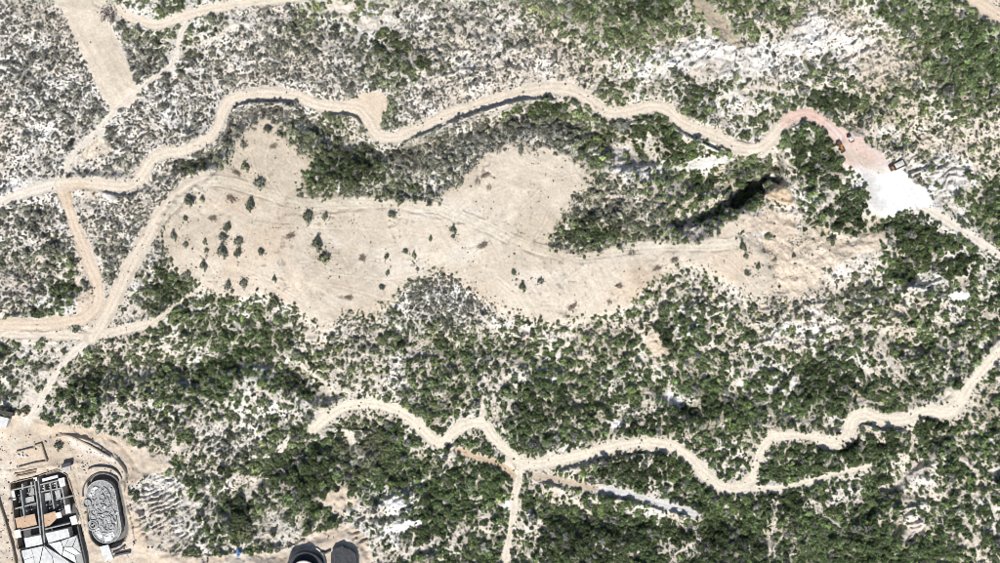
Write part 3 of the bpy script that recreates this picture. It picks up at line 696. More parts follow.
cov = (grid_at(Vg, px, py) / 9.2) ** 0.92; cov = cov + 0.10 * smooth(5.5, 7.5, grid_at(Vg, px, py)) * smooth(435, 475, py) - 0.07 * smooth(310, 340, py) * smooth(445, 425, py); T_ = grid_at(Tg, px, py)
dkn = np.zeros(N0)
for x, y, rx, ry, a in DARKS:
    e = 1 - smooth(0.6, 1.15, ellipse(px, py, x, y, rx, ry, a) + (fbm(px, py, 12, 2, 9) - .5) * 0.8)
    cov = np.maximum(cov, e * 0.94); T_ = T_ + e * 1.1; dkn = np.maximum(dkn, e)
clump = fbm(px, py, 7, 3, 203) * 0.75 + fbm(px, py, 30, 2, 204) * 0.25
cov = np.clip(cov + (clump - 0.5) * 1.25 * np.minimum(1, 2.2 * cov * (1.06 - cov) + 0.12), 0, 0.965)
RAVINE = [(683,228),(700,220),(719,212),(736,205),(753,192),(762,188),(768,178),(775,176),(768,168),(750,160),(738,164),(748,176),(740,190),(722,199),(705,205),(690,213)]
cov = np.where(in_poly(px, py, [(690,213),(705,205),(722,199),(740,190),(748,176),(738,164),(700,180),(670,200),(672,222)]), np.maximum(cov, .85), cov)
cov *= np.where(in_poly(px, py, RAVINE), 1.0, 1.0)
cov *= 1 - field(bare_all, px, py)
cov *= 1 - 0.55 * field(rib_m, px, py)
BROKEN = [(735,215),(790,205),(840,236),(880,232),(872,258),(835,285),(805,305),(765,300),(770,265)]
cov *= np.where(in_poly(px, py, BROKEN), 0.42, 1.0)
cov *= np.where(ellipse(px, py, 239, 553, 7, 8, 0) < 1, 0.0, 1.0); cov *= np.where(ellipse(px, py, 160, 512, 34, 36, 25) < 1, 0.3, 1.0); cov *= np.where(ellipse(px, py, 282, 528, 34, 18, -30) < 1, 0.45, 1.0)
base_r = 0.36 + 0.27 * T_
rad = base_r * np.exp(r.normal(0, 0.40, N0)) * (0.75 + 0.5 * clump)
rad = np.clip(rad, 0.55, 5.6)
# keep probability so that cover = 1-exp(-density*area)
dens = -np.log(1 - cov) / (math.pi * base_r ** 2 * 1.12)
area = 1090 * 645.0
keep = r.random(N0) < dens * area / N0
px, py, rad, T_, cov, clump, dkn = [a[keep] for a in (px, py, rad, T_, cov, clump, dkn)]
n = len(px)
# nothing grows half over a road edge unless it is small
blk = field(np.maximum.reduce([road_m, ap_m, clear_m]), px, py)
rad = np.where(blk > 0.05, np.minimum(rad, 2.2), rad)
edge = np.maximum.reduce([field(np.maximum(road_m, crack_m), np.clip(px + dx * rad, -80, 1080), np.clip(py + dy * rad, -60, 620)) for dx, dy in ((.8, 0), (-.8, 0), (0, .8), (0, -.8))])
rad = np.where(edge > 0.5, rad * 0.7, rad)
print('plants', n)
# foliage colour: grey scrub -> olive -> green
g = np.clip((T_ - 2.6) / 4.2, 0, 1)
pat = fbm(px, py, 60, 2, 301); one = r.random(n)
g = np.clip(g + (pat - 0.5) * 0.5 + (py - 280) / 1600 + (px - 500) / 3000, 0, 1)
GREYS = [(500,140,110,24,-5),(460,295,50,22,0),(150,215,60,40,0),(300,60,100,40,0),(80,90,120,90,0),(160,110,100,60,0),(600,200,40,30,0),(260,105,40,14,0),(420,160,50,26,0),(270,530,40,24,0),(640,215,40,30,0),(230,440,40,24,0),(40,225,50,40,0),(360,450,30,30,0)]
for x, y, rx, ry, a in GREYS:
    e = 1 - smooth(0.5, 1.2, ellipse(px, py, x, y, rx, ry, a)); g = g * (1 - 0.7 * e)
grey = np.array([0.232, 0.226, 0.188]); olive = np.array([0.180, 0.206, 0.108]); green = np.array([0.128, 0.170, 0.076])
tint = np.where(g[:, None] < 0.5, grey + (olive - grey) * (g[:, None] * 2), olive + (green - olive) * (g[:, None] * 2 - 1))
lum = np.exp(r.normal(0, 0.32, n))
tint = tint * lum[:, None] * (1 - 0.42 * dkn[:, None])  # dkn also tints thickets darker for the shade of north-facing slopes
br = (one < 0.09 * (0.3 + g)); tint[br] = tint[br] * np.array([1.28, 1.25, 1.08])
gy_ = (one > 0.90); tint[gy_] = np.array([0.22, 0.22, 0.19]) * lum[gy_][:, None]
dk = (one > 0.3) & (one < 0.42); tint[dk] *= 0.62
pz = hz(px, py)
wx, wy, _ = xyz(px, py, pz)
# the largest 240 in view stand as single trees and bushes; the rest is cover
inview = (px > 3) & (px < 997) & (py > 3) & (py < 560)
score = np.where(inview, rad, 0)
order = np.argsort(-score)
chosen = []
cellmap = {}
for i in order:
    if len(chosen) >= 236 or score[i] < 2.5: break
    k = (int(px[i] // 9), int(py[i] // 9))
    if any((k[0] + a, k[1] + b) in cellmap for a in (0,) for b in (0,)): continue
    cellmap[k] = 1; chosen.append(i)
chosen = np.array(chosen); is_ind = np.zeros(n, bool); is_ind[chosen] = True
print('individual size range', rad[chosen].max(), rad[chosen].min())

def instance_cover(name, sel, meshes, label, cat, hfac=(0.8, 1.25), tints=None, P=None, R=None, seed=1):
    rr = np.random.default_rng(seed)
    Pp = P if P is not None else np.stack([wx, wy, pz], -1)[sel]
    Rr = (R if R is not None else rad[sel]) * S
    tn = tints if tints is not None else tint[sel]
    m = len(Pp)
    me = bpy.data.meshes.new(name); me.vertices.add(m); me.vertices.foreach_set('co', (Pp - np.array([0, 0, 0.12]) * Rr[:, None]).astype(np.float32).ravel())
    def attr(nm, ty, key, arr):
        a = me.attributes.new(nm, ty, 'POINT'); a.data.foreach_set(key, np.asarray(arr, np.float32 if ty != 'INT' else np.int32).ravel())
    attr('size', 'FLOAT_VECTOR', 'vector', np.stack([Rr * rr.uniform(.85, 1.15, m), Rr * rr.uniform(.85, 1.15, m), Rr * rr.uniform(*hfac, m)], -1))
    attr('turn', 'FLOAT_VECTOR', 'vector', np.stack([rr.normal(0, .08, m), rr.normal(0, .08, m), rr.uniform(0, 6.283, m)], -1))
    attr('pick', 'INT', 'value', rr.integers(0, len(meshes), m))
    attr('tint', 'FLOAT_COLOR', 'color', np.concatenate([tn, np.ones((m, 1))], -1))
    protos = bpy.data.collections.new(name + '_kinds')
    for k, pm in enumerate(meshes):
        protos.objects.link(bpy.data.objects.new('%s_%02d' % (name, k), pm))
    o = bpy.data.objects.new(name, me); COL.objects.link(o)
    nt = bpy.data.node_groups.new(name, 'GeometryNodeTree')
    nt.interface.new_socket('Geometry', in_out='INPUT', socket_type='NodeSocketGeometry')
    nt.interface.new_socket('Geometry', in_out='OUTPUT', socket_type='NodeSocketGeometry')
    gi = nt.nodes.new('NodeGroupInput'); go = nt.nodes.new('NodeGroupOutput')
    ci = nt.nodes.new('GeometryNodeCollectionInfo'); ci.inputs['Collection'].default_value = protos
    ci.inputs['Separate Children'].default_value = True; ci.inputs['Reset Children'].default_value = True
    ip = nt.nodes.new('GeometryNodeInstanceOnPoints'); ip.inputs['Pick Instance'].default_value = True
    def na(nm, ty):
        a = nt.nodes.new('GeometryNodeInputNamedAttribute'); a.data_type = ty; a.inputs[0].default_value = nm; return a.outputs[0]
    L = nt.links.new
    L(gi.outputs[0], ip.inputs['Points']); L(ci.outputs[0], ip.inputs['Instance']); L(na('pick', 'INT'), ip.inputs['Instance Index'])
    L(na('size', 'FLOAT_VECTOR'), ip.inputs['Scale'])
    er = nt.nodes.new('FunctionNodeEulerToRotation'); L(na('turn', 'FLOAT_VECTOR'), er.inputs[0]); L(er.outputs[0], ip.inputs['Rotation'])
    L(ip.outputs[0], go.inputs[0])
    md = o.modifiers.new('cover', 'NODES'); md.node_group = nt
    for pm in meshes:
        if not me.materials: me.materials.append(pm.materials[0])
    tag(o, label, cat, kind='stuff'); return o
small = (~is_ind) & (rad < 2.1); mid = (~is_ind) & (rad >= 2.1)
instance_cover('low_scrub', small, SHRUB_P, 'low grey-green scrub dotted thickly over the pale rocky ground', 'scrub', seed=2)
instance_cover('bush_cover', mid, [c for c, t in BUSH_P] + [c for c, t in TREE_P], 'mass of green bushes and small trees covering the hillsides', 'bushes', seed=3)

# single trees and bushes ---------------------------------------------------
def plant(name, label, cat, group, p, R_, crown, trunk, tn, hs=1.0, rz=0.0, sx=1.0, sy=1.0):
    e = bpy.data.objects.new(name, None); COL.objects.link(e); e.empty_display_size = 0.3
    e.location = p; e.rotation_euler = (0, 0, rz); e.scale = (R_ * sx, R_ * sy, R_ * hs)
    tag(e, label, cat, group)
    c = bpy.data.objects.new('crown', crown); COL.objects.link(c); c.parent = e; c['tint'] = [float(v) for v in tn] + [1.0]
    t = bpy.data.objects.new('trunk', trunk); COL.objects.link(t); t.parent = e
    return e
LAND = [(85,50,'bare strip at the top left'),(160,24,'top left track'),(66,184,'left junction of the upper tracks'),(90,262,'tan left track'),(128,270,'wide haul road'),(95,336,'lower left junction'),(223,111,'first bend of the winding track'),
 (365,115,'tan turnaround of the winding track'),(300,165,'top lobe of the clearing'),(545,89,'top of the winding track'),(455,114,'middle of the winding track'),(650,108,'dip of the winding track'),(735,147,'low loop of the winding track'),(820,118,'pink bend by the machines'),
 (903,193,'white gravel apron'),(968,235,'east road'),(720,213,'dark ravine'),(575,180,'middle lobe of the clearing'),(770,195,'ochre rock by the ravine'),(740,265,'right end of the clearing'),(640,300,'lower right rim of the clearing'),(440,275,'lower middle rim of the clearing'),
 (325,325,'lower tip of the clearing'),(210,292,'lower left rim of the clearing'),(55,370,'track to the building site'),(60,440,'lone site tree'),(120,470,'curved garden wall'),(150,508,'ribbed marl slope'),(240,550,'blue barrels'),(310,555,'round tower'),
 (320,424,'left end of the lower road'),(390,408,'first hump of the lower road'),(438,442,'first dip of the lower road'),(482,422,'second hump of the lower road'),(525,463,'lower road fork'),(512,520,'path to the bottom edge'),(640,443,'long curve of the lower road'),(740,487,'bottom loop of the lower road'),
 (645,498,'grey rubble track'),(838,474,'thin branch path'),(778,436,'bare gap in the lower road'),(850,430,'right bend of the lower road'),(960,400,'wide right part of the lower road'),(985,10,'top right corner track'),(690,60,'white slope at upper right'),(820,42,'white scree at upper right'),(712,22,'dry grass strip at the top'),
 (480,55,'small white outcrops at top centre'),(388,48,'dark thicket at upper centre left'),(250,60,'grey scrub at upper left'),(960,298,'white chalk patch at the right'),(655,345,'tan scar below the clearing'),(200,370,'dark gully at lower left'),(395,505,'white outcrop at bottom centre'),(905,520,'pale gully at lower right'),(600,540,'wood at the bottom edge'),(780,540,'wood at lower right'),(560,390,'slope above the lower road'),(850,360,'slope at right centre'),(900,60,'ochre slope at upper right'),(960,130,'hillside at the right edge')]
def tone(t_):
    r_, g_, b_ = t_; l_ = (r_ + g_ + b_) / 3
    if l_ < 0.062: return 'very dark'
    if l_ < 0.082: return 'dark green'
    if l_ > 0.125: return 'pale grey-green' if b_ > 0.75 * g_ else 'bright green'
    return 'olive grey' if b_ > 0.72 * g_ else 'mid green'
ORD = ['leftmost', 'second from left', 'third from left', 'fourth from left', 'fifth from left', 'sixth from left', 'seventh from left', 'eighth from left']
ents = []
for q, i in enumerate(chosen):
    x, y = px[i], py[i]
    lx, ly, ln = min(LAND, key=lambda L: (L[0] - x) ** 2 + (L[1] - y) ** 2)
    dx, dy = x - lx, y - ly
    if dx * dx + dy * dy < 120: side = 'right beside'
    elif abs(dx) > 1.3 * abs(dy): side = 'left of' if dx < 0 else 'right of'
    else: side = 'above' if dy < 0 else 'below'
    tree_ = not ((x > 860 and y < 175) or y < 110 or (x < 200 and y < 350))
    kind_ = 'tree' if tree_ else 'bush'
    ents.append((x, i, kind_, '%s %s %s the %s' % (tone(tint[i]), kind_, side, ln)))
byl = {}
for e in sorted(ents): byl.setdefault(e[3], []).append(e)
for lb, es in byl.items():
    for k, (x, i, kind_, _) in enumerate(es):
        full = 'large ' + lb + ('' if len(es) == 1 else ', ' + ORD[min(k, 7)])
        q = int(i); cr, tk = (TREE_P[q % 6] if kind_ == 'tree' else BUSH_P[q % 4])
        plant('broadleaf_tree' if kind_ == 'tree' else 'round_bush', full, kind_, 'large trees of the wooded slopes' if kind_ == 'tree' else 'large bushes of the scrub slopes',
              (float(wx[i]), float(wy[i]), float(pz[i]) - 0.1), float(rad[i]) * S, cr, tk, tint[i], random.uniform(0.85, 1.2), random.uniform(0, 6.28))
# fine undergrowth between the bushes, tufts on the pale ground and stray sprigs on the clearing
ru = np.random.default_rng(77); NU = 170000
ux = ru.uniform(-30, 1030, NU); uy = ru.uniform(-25, 590, NU)
uc = (grid_at(Vg, ux, uy) / 9.4); uT = grid_at(Tg, ux, uy)
pr = 0.10 * smooth(2, 5, uc * 9.4) + (0.62 + 0.45 * smooth(.6, .85, uc)) * uc * (0.4 + 1.2 * fbm(ux, uy, 7, 2, 411))
pr *= 1 - field(np.maximum(bare_all, 0.5 * crack_m), ux, uy) * 0.995
pr *= np.where(in_poly(ux, uy, RAVINE), 0.3, 1.0)
pr = np.maximum(pr, 0.05 * (field(clear_m, ux, uy) > .9) * (fbm(ux, uy, 16, 2, 415) > .58))
k_ = ru.random(NU) < pr
ux, uy, uT, uc = ux[k_], uy[k_], uT[k_], uc[k_]
for x, y, R_ in [(191.5,202,6),(260,183,6),(250.5,206,6),(224,240,8),(223,252,7),(238,247,8),(262,253,4),(244,283,5),(228,286,5),(269,131,6),(308,216,6),(325,218,5),(393,216,7),(319,246,7),(325,258,9),(387,257,4),(406,252,4),(415,262,6),(454,232,5),(518,280,8),(540,281,5),(631,253,5),(745,252,7),(757,270,9),(301,149,6),(246,167,6),(204,255,9),(186,232,9),(188,274,6)]:
    m_ = int(4 + R_ * 2.2); ux = np.append(ux, x + ru.normal(0, R_ * .6, m_)); uy = np.append(uy, y + ru.normal(0, R_ * .7, m_)); uT = np.append(uT, np.full(m_, 4.)); uc = np.append(uc, np.ones(m_))
ur = np.clip(np.exp(ru.normal(-0.22, 0.3, len(ux))), 0.4, 1.5)
ug = np.clip((uT - 3) / 4 + ru.normal(0, .25, len(ux)), 0, 1)[:, None]
ut = (np.array([0.19, 0.178, 0.152]) * (1 - ug) + np.array([0.150, 0.178, 0.092]) * ug) * np.exp(ru.normal(0, 0.35, len(ux)))[:, None]
uz = hz(ux, uy); uX, uY, _ = xyz(ux, uy, uz)
instance_cover('undergrowth', None, SHRUB_P, 'fine grey undergrowth and tufts between the bushes', 'undergrowth', P=np.stack([uX, uY, uz], -1), R=ur, tints=ut, seed=6, hfac=(.5, .9))
print('undergrowth', len(ux))

# loose rock on the chalky slopes
def rock_proto(seed):
    r_ = np.random.default_rng(seed); Vv = [v * r_.uniform(0.6, 1.15) * np.array([1.0, 0.8, 0.6]) for v in ICO_V]
    return mesh_from('rubble_rock', Vv, ICO_F, [M_STONE])
ROCK_P = [rock_proto(500 + k) for k in range(6)]
NR = 60000
rx_ = ru.uniform(-20, 1020, NR); ry_ = ru.uniform(-20, 583, NR)
whiteness = field(C[..., 2], rx_, ry_); rub = np.maximum(field(rib_m, rx_, ry_), smooth(0.50, 0.66, whiteness) * 0.8)
rub = np.maximum(rub, np.where(in_poly(rx_, ry_, [(735,215),(790,205),(880,232),(868,262),(820,300),(772,300)]), 0.7, 0))
rub *= (1 - field(np.maximum.reduce([road_m, clear_m, ap_m, site_m, strip_m, turn_m]), rx_, ry_) * 0.99)
rub = np.maximum(rub, 0.10 * (field(np.maximum(clear_m, strip_m), rx_, ry_) > .8) * (fbm(rx_, ry_, 20, 2, 433) > .5))
k_ = ru.random(NR) < rub * 0.3 * fbm(rx_, ry_, 8, 2, 432) * 1.6
rx_, ry_ = rx_[k_], ry_[k_]
rr_ = np.clip(np.exp(ru.normal(-0.55, 0.42, len(rx_))), 0.25, 2.0)
rz_ = hz(rx_, ry_); rX, rY, _ = xyz(rx_, ry_, rz_)
rt = np.stack([field(C[..., k], rx_, ry_) for k in range(3)], -1) * ru.uniform(0.8, 1.08, (len(rx_), 1))
instance_cover('rock_rubble', None, ROCK_P, 'loose pale limestone rubble on the bare eroded slopes', 'rubble', P=np.stack([rX, rY, rz_], -1), R=rr_, tints=np.clip(rt, 0, .85), seed=8, hfac=(.8, 1.3))

# ------------------------------------------------------------------ lone plants on the bare ground
DG = (0.125, 0.14, 0.095); GG = (0.185, 0.195, 0.15); OL = (0.20, 0.21, 0.125); BR = (0.22, 0.185, 0.15); PU = (0.13, 0.105, 0.11)
LONE = [ # x, y, radius px, stretch y, tint, label
 (191.5,202,5.6,1.15,DG,'large dark bush just inside the bend of the haul road'),
 (203,199,2.6,1.2,OL,'small sparse bush right of the large dark bush at the haul road bend'),
 (260,183,5.8,1.1,GG,'large grey-green bush alone on the upper left lobe of the clearing'),
 (250.5,206,4.6,1.6,DG,'tall oval dark bush below the large grey-green one on the clearing'),
 (186.3,219,2.4,1.5,DG,'small upright bush below the large dark bush at the haul road bend'),
 (174.5,235.5,2.9,1.8,GG,'narrow upright bush nearest the haul road on the clearing'),
 (186,244.5,2.7,1.3,GG,'small bush right of the narrow bush nearest the haul road'),
 (205,242,2.2,1.5,OL,'thin sprig left of the long row of bushes on the clearing'),
 (207.5,251,2.3,1.3,OL,'pale sprig low left of the long row of bushes'),
 (204.5,266,3.6,1.4,GG,'grey bush below the pale sprigs at the left of the clearing'),
 (188,274,3.3,1.6,GG,'grey bush at the lower left corner of the clearing'),
 (227.5,228,4.4,1.1,DG,'topmost dark bush of the long left row on the clearing'),
 (224.3,238.5,4.8,1.0,GG,'second bush from the top of the long left row on the clearing'),
 (223.5,251.5,4.9,1.35,GG,'lowest and longest bush of the left row on the clearing'),
 (238.8,241,4.6,1.15,GG,'upper bush of the short right-hand pair on the clearing'),
 (238,253.5,4.2,1.2,DG,'lower dark bush of the short right-hand pair on the clearing'),
 (262,252.5,3.2,1.3,DG,'lone dark bush right of the two rows of bushes'),
 (275,279,2.3,1.5,DG,'tiny upright bush alone at the lower left of the clearing'),
 (244,283,3.9,1.5,GG,'larger of two bushes at the lower left rim of the clearing'),
 (228,286,3.6,1.4,GG,'smaller greenish bush left of its twin at the lower left rim'),
 (269,130.5,4.6,0.8,DG,'dark double bush near the top end of the clearing'),
 (281,134.5,3.0,1.1,DG,'smaller dark bush right of the double one near the top end'),
 (243.5,145,3.0,1.4,GG,'faint grey bush at the upper left rim of the clearing'),
 (301.5,149,4.2,1.2,GG,'round bush on the right rim of the top lobe of the clearing'),
 (312,153,2.6,1.4,DG,'narrow dark bush beside the scrub at the top lobe'),
 (246,167,4.0,1.2,OL,'pale olive bush above the large grey-green bush'),
 (308,216,4.6,1.75,DG,'tall dark oval bush at the left end of the long windrow'),
 (325,217.5,3.2,1.3,OL,'pale ragged bush right of the tall oval one on the windrow'),
 (393,216,4.6,0.8,OL,'low green tuft on the mound at the middle of the windrow'),
 (318.5,244,5.2,1.35,DG,'big dark bush in the middle left of the clearing'),
 (324.5,258,6.2,0.9,OL,'wide olive bush grown together with the big dark one'),
 (386.5,257,2.8,1.0,DG,'small dark bush in the middle of the clearing'),
 (406,252,2.6,1.2,DG,'small dark bush above the line of sprigs at mid clearing'),
 (414.5,255,2.2,1.7,OL,'upper sprig of the line at mid clearing'),
 (417.5,269,1.9,1.4,GG,'lower sprig of the line at mid clearing'),
 (387.5,273.5,2.3,1.4,GG,'thin bush below the small dark one at mid clearing'),
 (382.5,288,3.3,1.0,DG,'dark bush nearest the lower scrub edge at mid clearing'),
 (454,230,3.2,1.3,DG,'dark bush just below the right end of the windrow'),
 (453,236.5,2.2,1.0,GG,'small grey bush touching the one below the windrow end'),
 (430.5,239,2.0,1.7,DG,'thin slanting dark sprig left of the windrow end'),
 (514,273,2.6,1.6,DG,'upper thin bush of the slanting pair right of centre'),
 (523,287,3.6,1.3,DG,'lower larger bush of the slanting pair right of centre'),
 (540.5,281,3.4,1.0,GG,'round grey bush right of the slanting pair'),
 (631,253.5,3.3,1.0,BR,'lone brown bush on the pale track across the clearing'),
 (609,302.5,2.5,1.5,BR,'small brown sprig near the lower rim of the clearing'),
 (743,247,3.4,1.5,DG,'upper dark bush at the right end of the clearing'),
 (745.5,256,2.7,1.2,GG,'small grey bush below the upper dark one at the right end'),
 (757.5,267,3.0,1.2,DG,'dark bush right of the pair at the right end of the clearing'),
 (747,274,2.9,1.3,DG,'lowest bush of the cluster at the right end of the clearing'),
 (753.5,306,3.6,1.2,DG,'dark bush at the lower right tip of the clearing'),
 (498,151,2.6,1.7,BR,'thin brown sprig at the upper rim of the middle lobe'),
 (520.5,151,3.0,2.0,GG,'slanting grey bush at the upper rim of the middle lobe'),
 (477,182,2.8,1.5,BR,'brownish bush at the left of the middle lobe'),
 (488.5,188,2.4,1.6,BR,'brown sprig right of the brownish bush in the middle lobe'),
 (59.5,445,4.4,1.2,DG,'lone dark tree on the building site above the walled yard'),
 (108,15,7.0,1.25,PU,'purplish leafless bush beside the bare strip at the top left'),
]
for q, (x, y, R_, st, tn, lb) in enumerate(LONE):
    cr, tk = BARE_P if tn in (BR, PU) else BUSH_P[q % 4]
    plant('lone_bush', lb, 'bush', None, at(x, y, -0.1), R_ * S * 1.2, cr, tk, tn, random.uniform(.9, 1.15), random.uniform(-.15, .15), 0.95, 0.95 * st)

# brush piles: heaps of grubbed-up sticks and roots
def brush_pile(x, y, lx, ly, ang, label, seed, n=120, mat=M_TWIG):
    r_ = np.random.default_rng(seed); Vv = []; Ff = []
    c0 = at(x, y); a0 = math.radians(ang); ca, sa = math.cos(a0), math.sin(a0)
    for k in range(n):
        u, v = r_.normal(0, .38) * lx * S, r_.normal(0, .38) * ly * S
        px_ = u * ca - v * sa; py_ = u * sa + v * ca
        hh = max(0.1, 1.0 * math.exp(-(u / (lx * S)) ** 2 * 2 - (v / (ly * S)) ** 2 * 2)) * r_.uniform(0.2, 1.0)
        d = np.array([math.cos(a0 + r_.normal(0, .7)), math.sin(a0 + r_.normal(0, .7)), r_.normal(0, .25)]); L = r_.uniform(.6, 1.8)
        p = np.array([px_, py_, hh]); q_ = p + d * L; w = np.array([-d[1], d[0], 0.]) * r_.uniform(.07, .17); t_ = np.array([0, 0, .14])
        i = len(Vv); Vv += [p - w, p + w, p + t_, q_ - w * .5, q_ + w * .5, q_ + t_ * .6]
        Ff += [(i, i + 1, i + 4, i + 3), (i + 1, i + 2, i + 5, i + 4), (i + 2, i, i + 3, i + 5), (i, i + 2, i + 1), (i + 3, i + 4, i + 5)]
    o = bpy.data.objects.new('brush_pile', mesh_from('brush_pile', Vv, Ff, [mat])); COL.objects.link(o); o.location = c0
    return tag(o, label, 'brush pile', 'brush piles on the clearing')
for q, a in enumerate([(231,198,9,5,-20,'wide brown brush pile between the two bushes below the haul road bend'),(212,218,5,3,0,'small brown brush pile left of the long row of bushes'),(348,297,9,3,-8,'long flat brush pile near the lower edge of the clearing'),
    (572,307,7,3,32,'slanting brush pile near the lower right edge of the clearing'),(482,246,8,3,30,'slanting brush pile at the centre of the clearing'),(657,268,8,4,30,'grey brush pile low on the right part of the clearing'),
    (674,260,5,3,25,'smaller brush pile right of the grey one'),(273,146,6,2.5,25,'slanting brush pile in the top lobe of the clearing'),(290,236,6,3,15,'brush pile left of the big dark bush on the clearing'),(362,259,3.5,4,70,'little ring of grey sticks left of the small dark bush'),
    (236,172,7,3,-30,'brush pile along the upper left rim of the clearing'),(484,176,5,2.5,30,'forked brush pile in the middle lobe'),(618,286,4,2,0,'faint brush pile above the small brown sprig'),(230,297,6,3,10,'brush pile on the lower left rim of the clearing')]):
    brush_pile(*a, seed=700 + q)
#SITE
# ------------------------------------------------------------------ building site
M_CONC = flat_mat('grey_concrete', (0.33, 0.325, 0.31), 0.85, 0.22, 0.5)
M_DARKC = flat_mat('dark_concrete_shade', (0.11, 0.11, 0.11), 0.8, 0.3, 0.6)
M_WHITE = flat_mat('white_membrane', (0.60, 0.595, 0.575), 0.7, 0.22, 0.45)
M_CREAM = flat_mat('cream_plaster', (0.72, 0.68, 0.58), 0.8, 0.08, 0.8)
M_TERRA = flat_mat('terracotta_screed', (0.50, 0.345, 0.23), 0.85, 0.22, 0.5)
M_LIGHTC = flat_mat('light_concrete', (0.43, 0.42, 0.40), 0.85, 0.3, 0.6)
M_SEAM = flat_mat('dark_flashing', (0.06, 0.06, 0.065), 0.6, 0.2, 1)
M_NEARBLACK = flat_mat('near_black_matte', (0.05, 0.052, 0.058), 0.85, 0.45, 0.5)
M_GLASS = flat_mat('dark_glass', (0.025, 0.032, 0.04), 0.12, 0.2, .4, spec=0.6)
M_STONEW = flat_mat('dry_stone_wall', (0.36, 0.30, 0.23), 0.95, 0.4, 1.4)
M_TIMBER = flat_mat('formwork_timber', (0.30, 0.21, 0.13), 0.85, 0.3, 2)
M_BLUE = flat_mat('blue_plastic', (0.05, 0.16, 0.42), 0.4, 0.1, 2)
M_POOLT = flat_mat('pool_render', (0.33, 0.33, 0.32), 0.8, 0.6, 0.6)
M_YEL = flat_mat('orange_machine_paint', (0.34, 0.16, 0.06), 0.45, 0.2, 1.5)
M_BROWNP = flat_mat('brown_machine_paint', (0.13, 0.07, 0.04), 0.5, 0.25, 1.5)
M_STEEL = flat_mat('dirty_steel', (0.075, 0.065, 0.06), 0.6, 0.3, 2, metal=0.3)
M_TYRE = flat_mat('tyre_rubber', (0.03, 0.029, 0.028), 0.85, 0.3, 4)
M_LOAD = flat_mat('white_gravel_load', (0.55, 0.53, 0.50), 0.95, 0.25, 3)
M_PWHITE = flat_mat('pale_machine_paint', (0.62, 0.58, 0.54), 0.5, 0.15, 2)

def empty(name, p, rz=0, label=None, cat=None, group=None):
    e = bpy.data.objects.new(name, None); COL.objects.link(e); e.location = p; e.rotation_euler = (0, 0, rz); e.empty_display_size = 1
    return tag(e, label, cat, group)
def mobj(name, Vv, Ff, mat, parent=None):
    o = bpy.data.objects.new(name, mesh_from(name, Vv, Ff, [mat])); COL.objects.link(o)
    if parent is not None: o.parent = parent
    return o
def box_g(x0, x1, y0, y1, z0, z1, top=1.0):
    cx, cy = (x0 + x1) / 2, (y0 + y1) / 2; hx, hy = (x1 - x0) / 2, (y1 - y0) / 2
    v = [(x0, y0, z0), (x1, y0, z0), (x1, y1, z0), (x0, y1, z0), (cx - hx * top, cy - hy * top, z1), (cx + hx * top, cy - hy * top, z1), (cx + hx * top, cy + hy * top, z1), (cx - hx * top, cy + hy * top, z1)]
    return v, [(3, 2, 1, 0), (4, 5, 6, 7), (0, 1, 5, 4), (1, 2, 6, 5), (2, 3, 7, 6), (3, 0, 4, 7)]
def join(*gs):
    V_, F_ = [], []
    for v, f in gs:
        b = len(V_); V_ += list(v); F_ += [tuple(i + b for i in q) for q in f]
    return V_, F_
def rot_g(g, a=0, t=(0, 0, 0), pitch=0):
    m = Matrix.Translation(t) @ Matrix.Rotation(a, 4, 'Z') @ Matrix.Rotation(pitch, 4, 'Y')
    return [tuple(m @ Vector(v)) for v in g[0]], g[1]
def cyl_g(r0, r1, z0, z1, n=20, c=(0, 0)):
    v = [(c[0] + r0 * math.cos(2 * math.pi * k / n), c[1] + r0 * math.sin(2 * math.pi * k / n), z0) for k in range(n)] + [(c[0] + r1 * math.cos(2 * math.pi * k / n), c[1] + r1 * math.sin(2 * math.pi * k / n), z1) for k in range(n)]
    f = [(k, (k + 1) % n, n + (k + 1) % n, n + k) for k in range(n)] + [tuple(range(n - 1, -1, -1)), tuple(range(n, 2 * n))]
    return v, f
def ring_g(outer, inner, z0, z1, closed=True):
    n = len(outer); v = [(x, y, z0) for x, y in outer] + [(x, y, z1) for x, y in outer] + [(x, y, z0) for x, y in inner] + [(x, y, z1) for x, y in inner]
    f = []
    for k in range(n if closed else n - 1):
        j = (k + 1) % n
        f += [(k, j, n + j, n + k), (n + k, n + j, 3 * n + j, 3 * n + k), (3 * n + k, 3 * n + j, 2 * n + j, 2 * n + k), (2 * n + k, 2 * n + j, j, k)]
    if not closed:
        f += [(0, n, 3 * n, 2 * n), (n - 1, 2 * n - 1, 4 * n - 1, 3 * n - 1)]
    return v, f
def loc(px_, py_, z, org):
    x, y, _ = xyz(px_, py_, z); return (float(x) - org.x, float(y) - org.y)
def prism(name, poly, z0, z1, mat, parent, org):
    p = [loc(x, y, z1, org) for x, y in poly]
    ar = sum(p[i][0] * p[(i + 1) % len(p)][1] - p[(i + 1) % len(p)][0] * p[i][1] for i in range(len(p)))
    if ar < 0: p = p[::-1]
    n = len(p); v = [(x, y, z0 - org.z) for x, y in p] + [(x, y, z1 - org.z) for x, y in p]
    f = [(k, (k + 1) % n, n + (k + 1) % n, n + k) for k in range(n)] + [tuple(range(n - 1, -1, -1)), tuple(range(n, 2 * n))]
    return mobj(name, v, f, mat, parent)
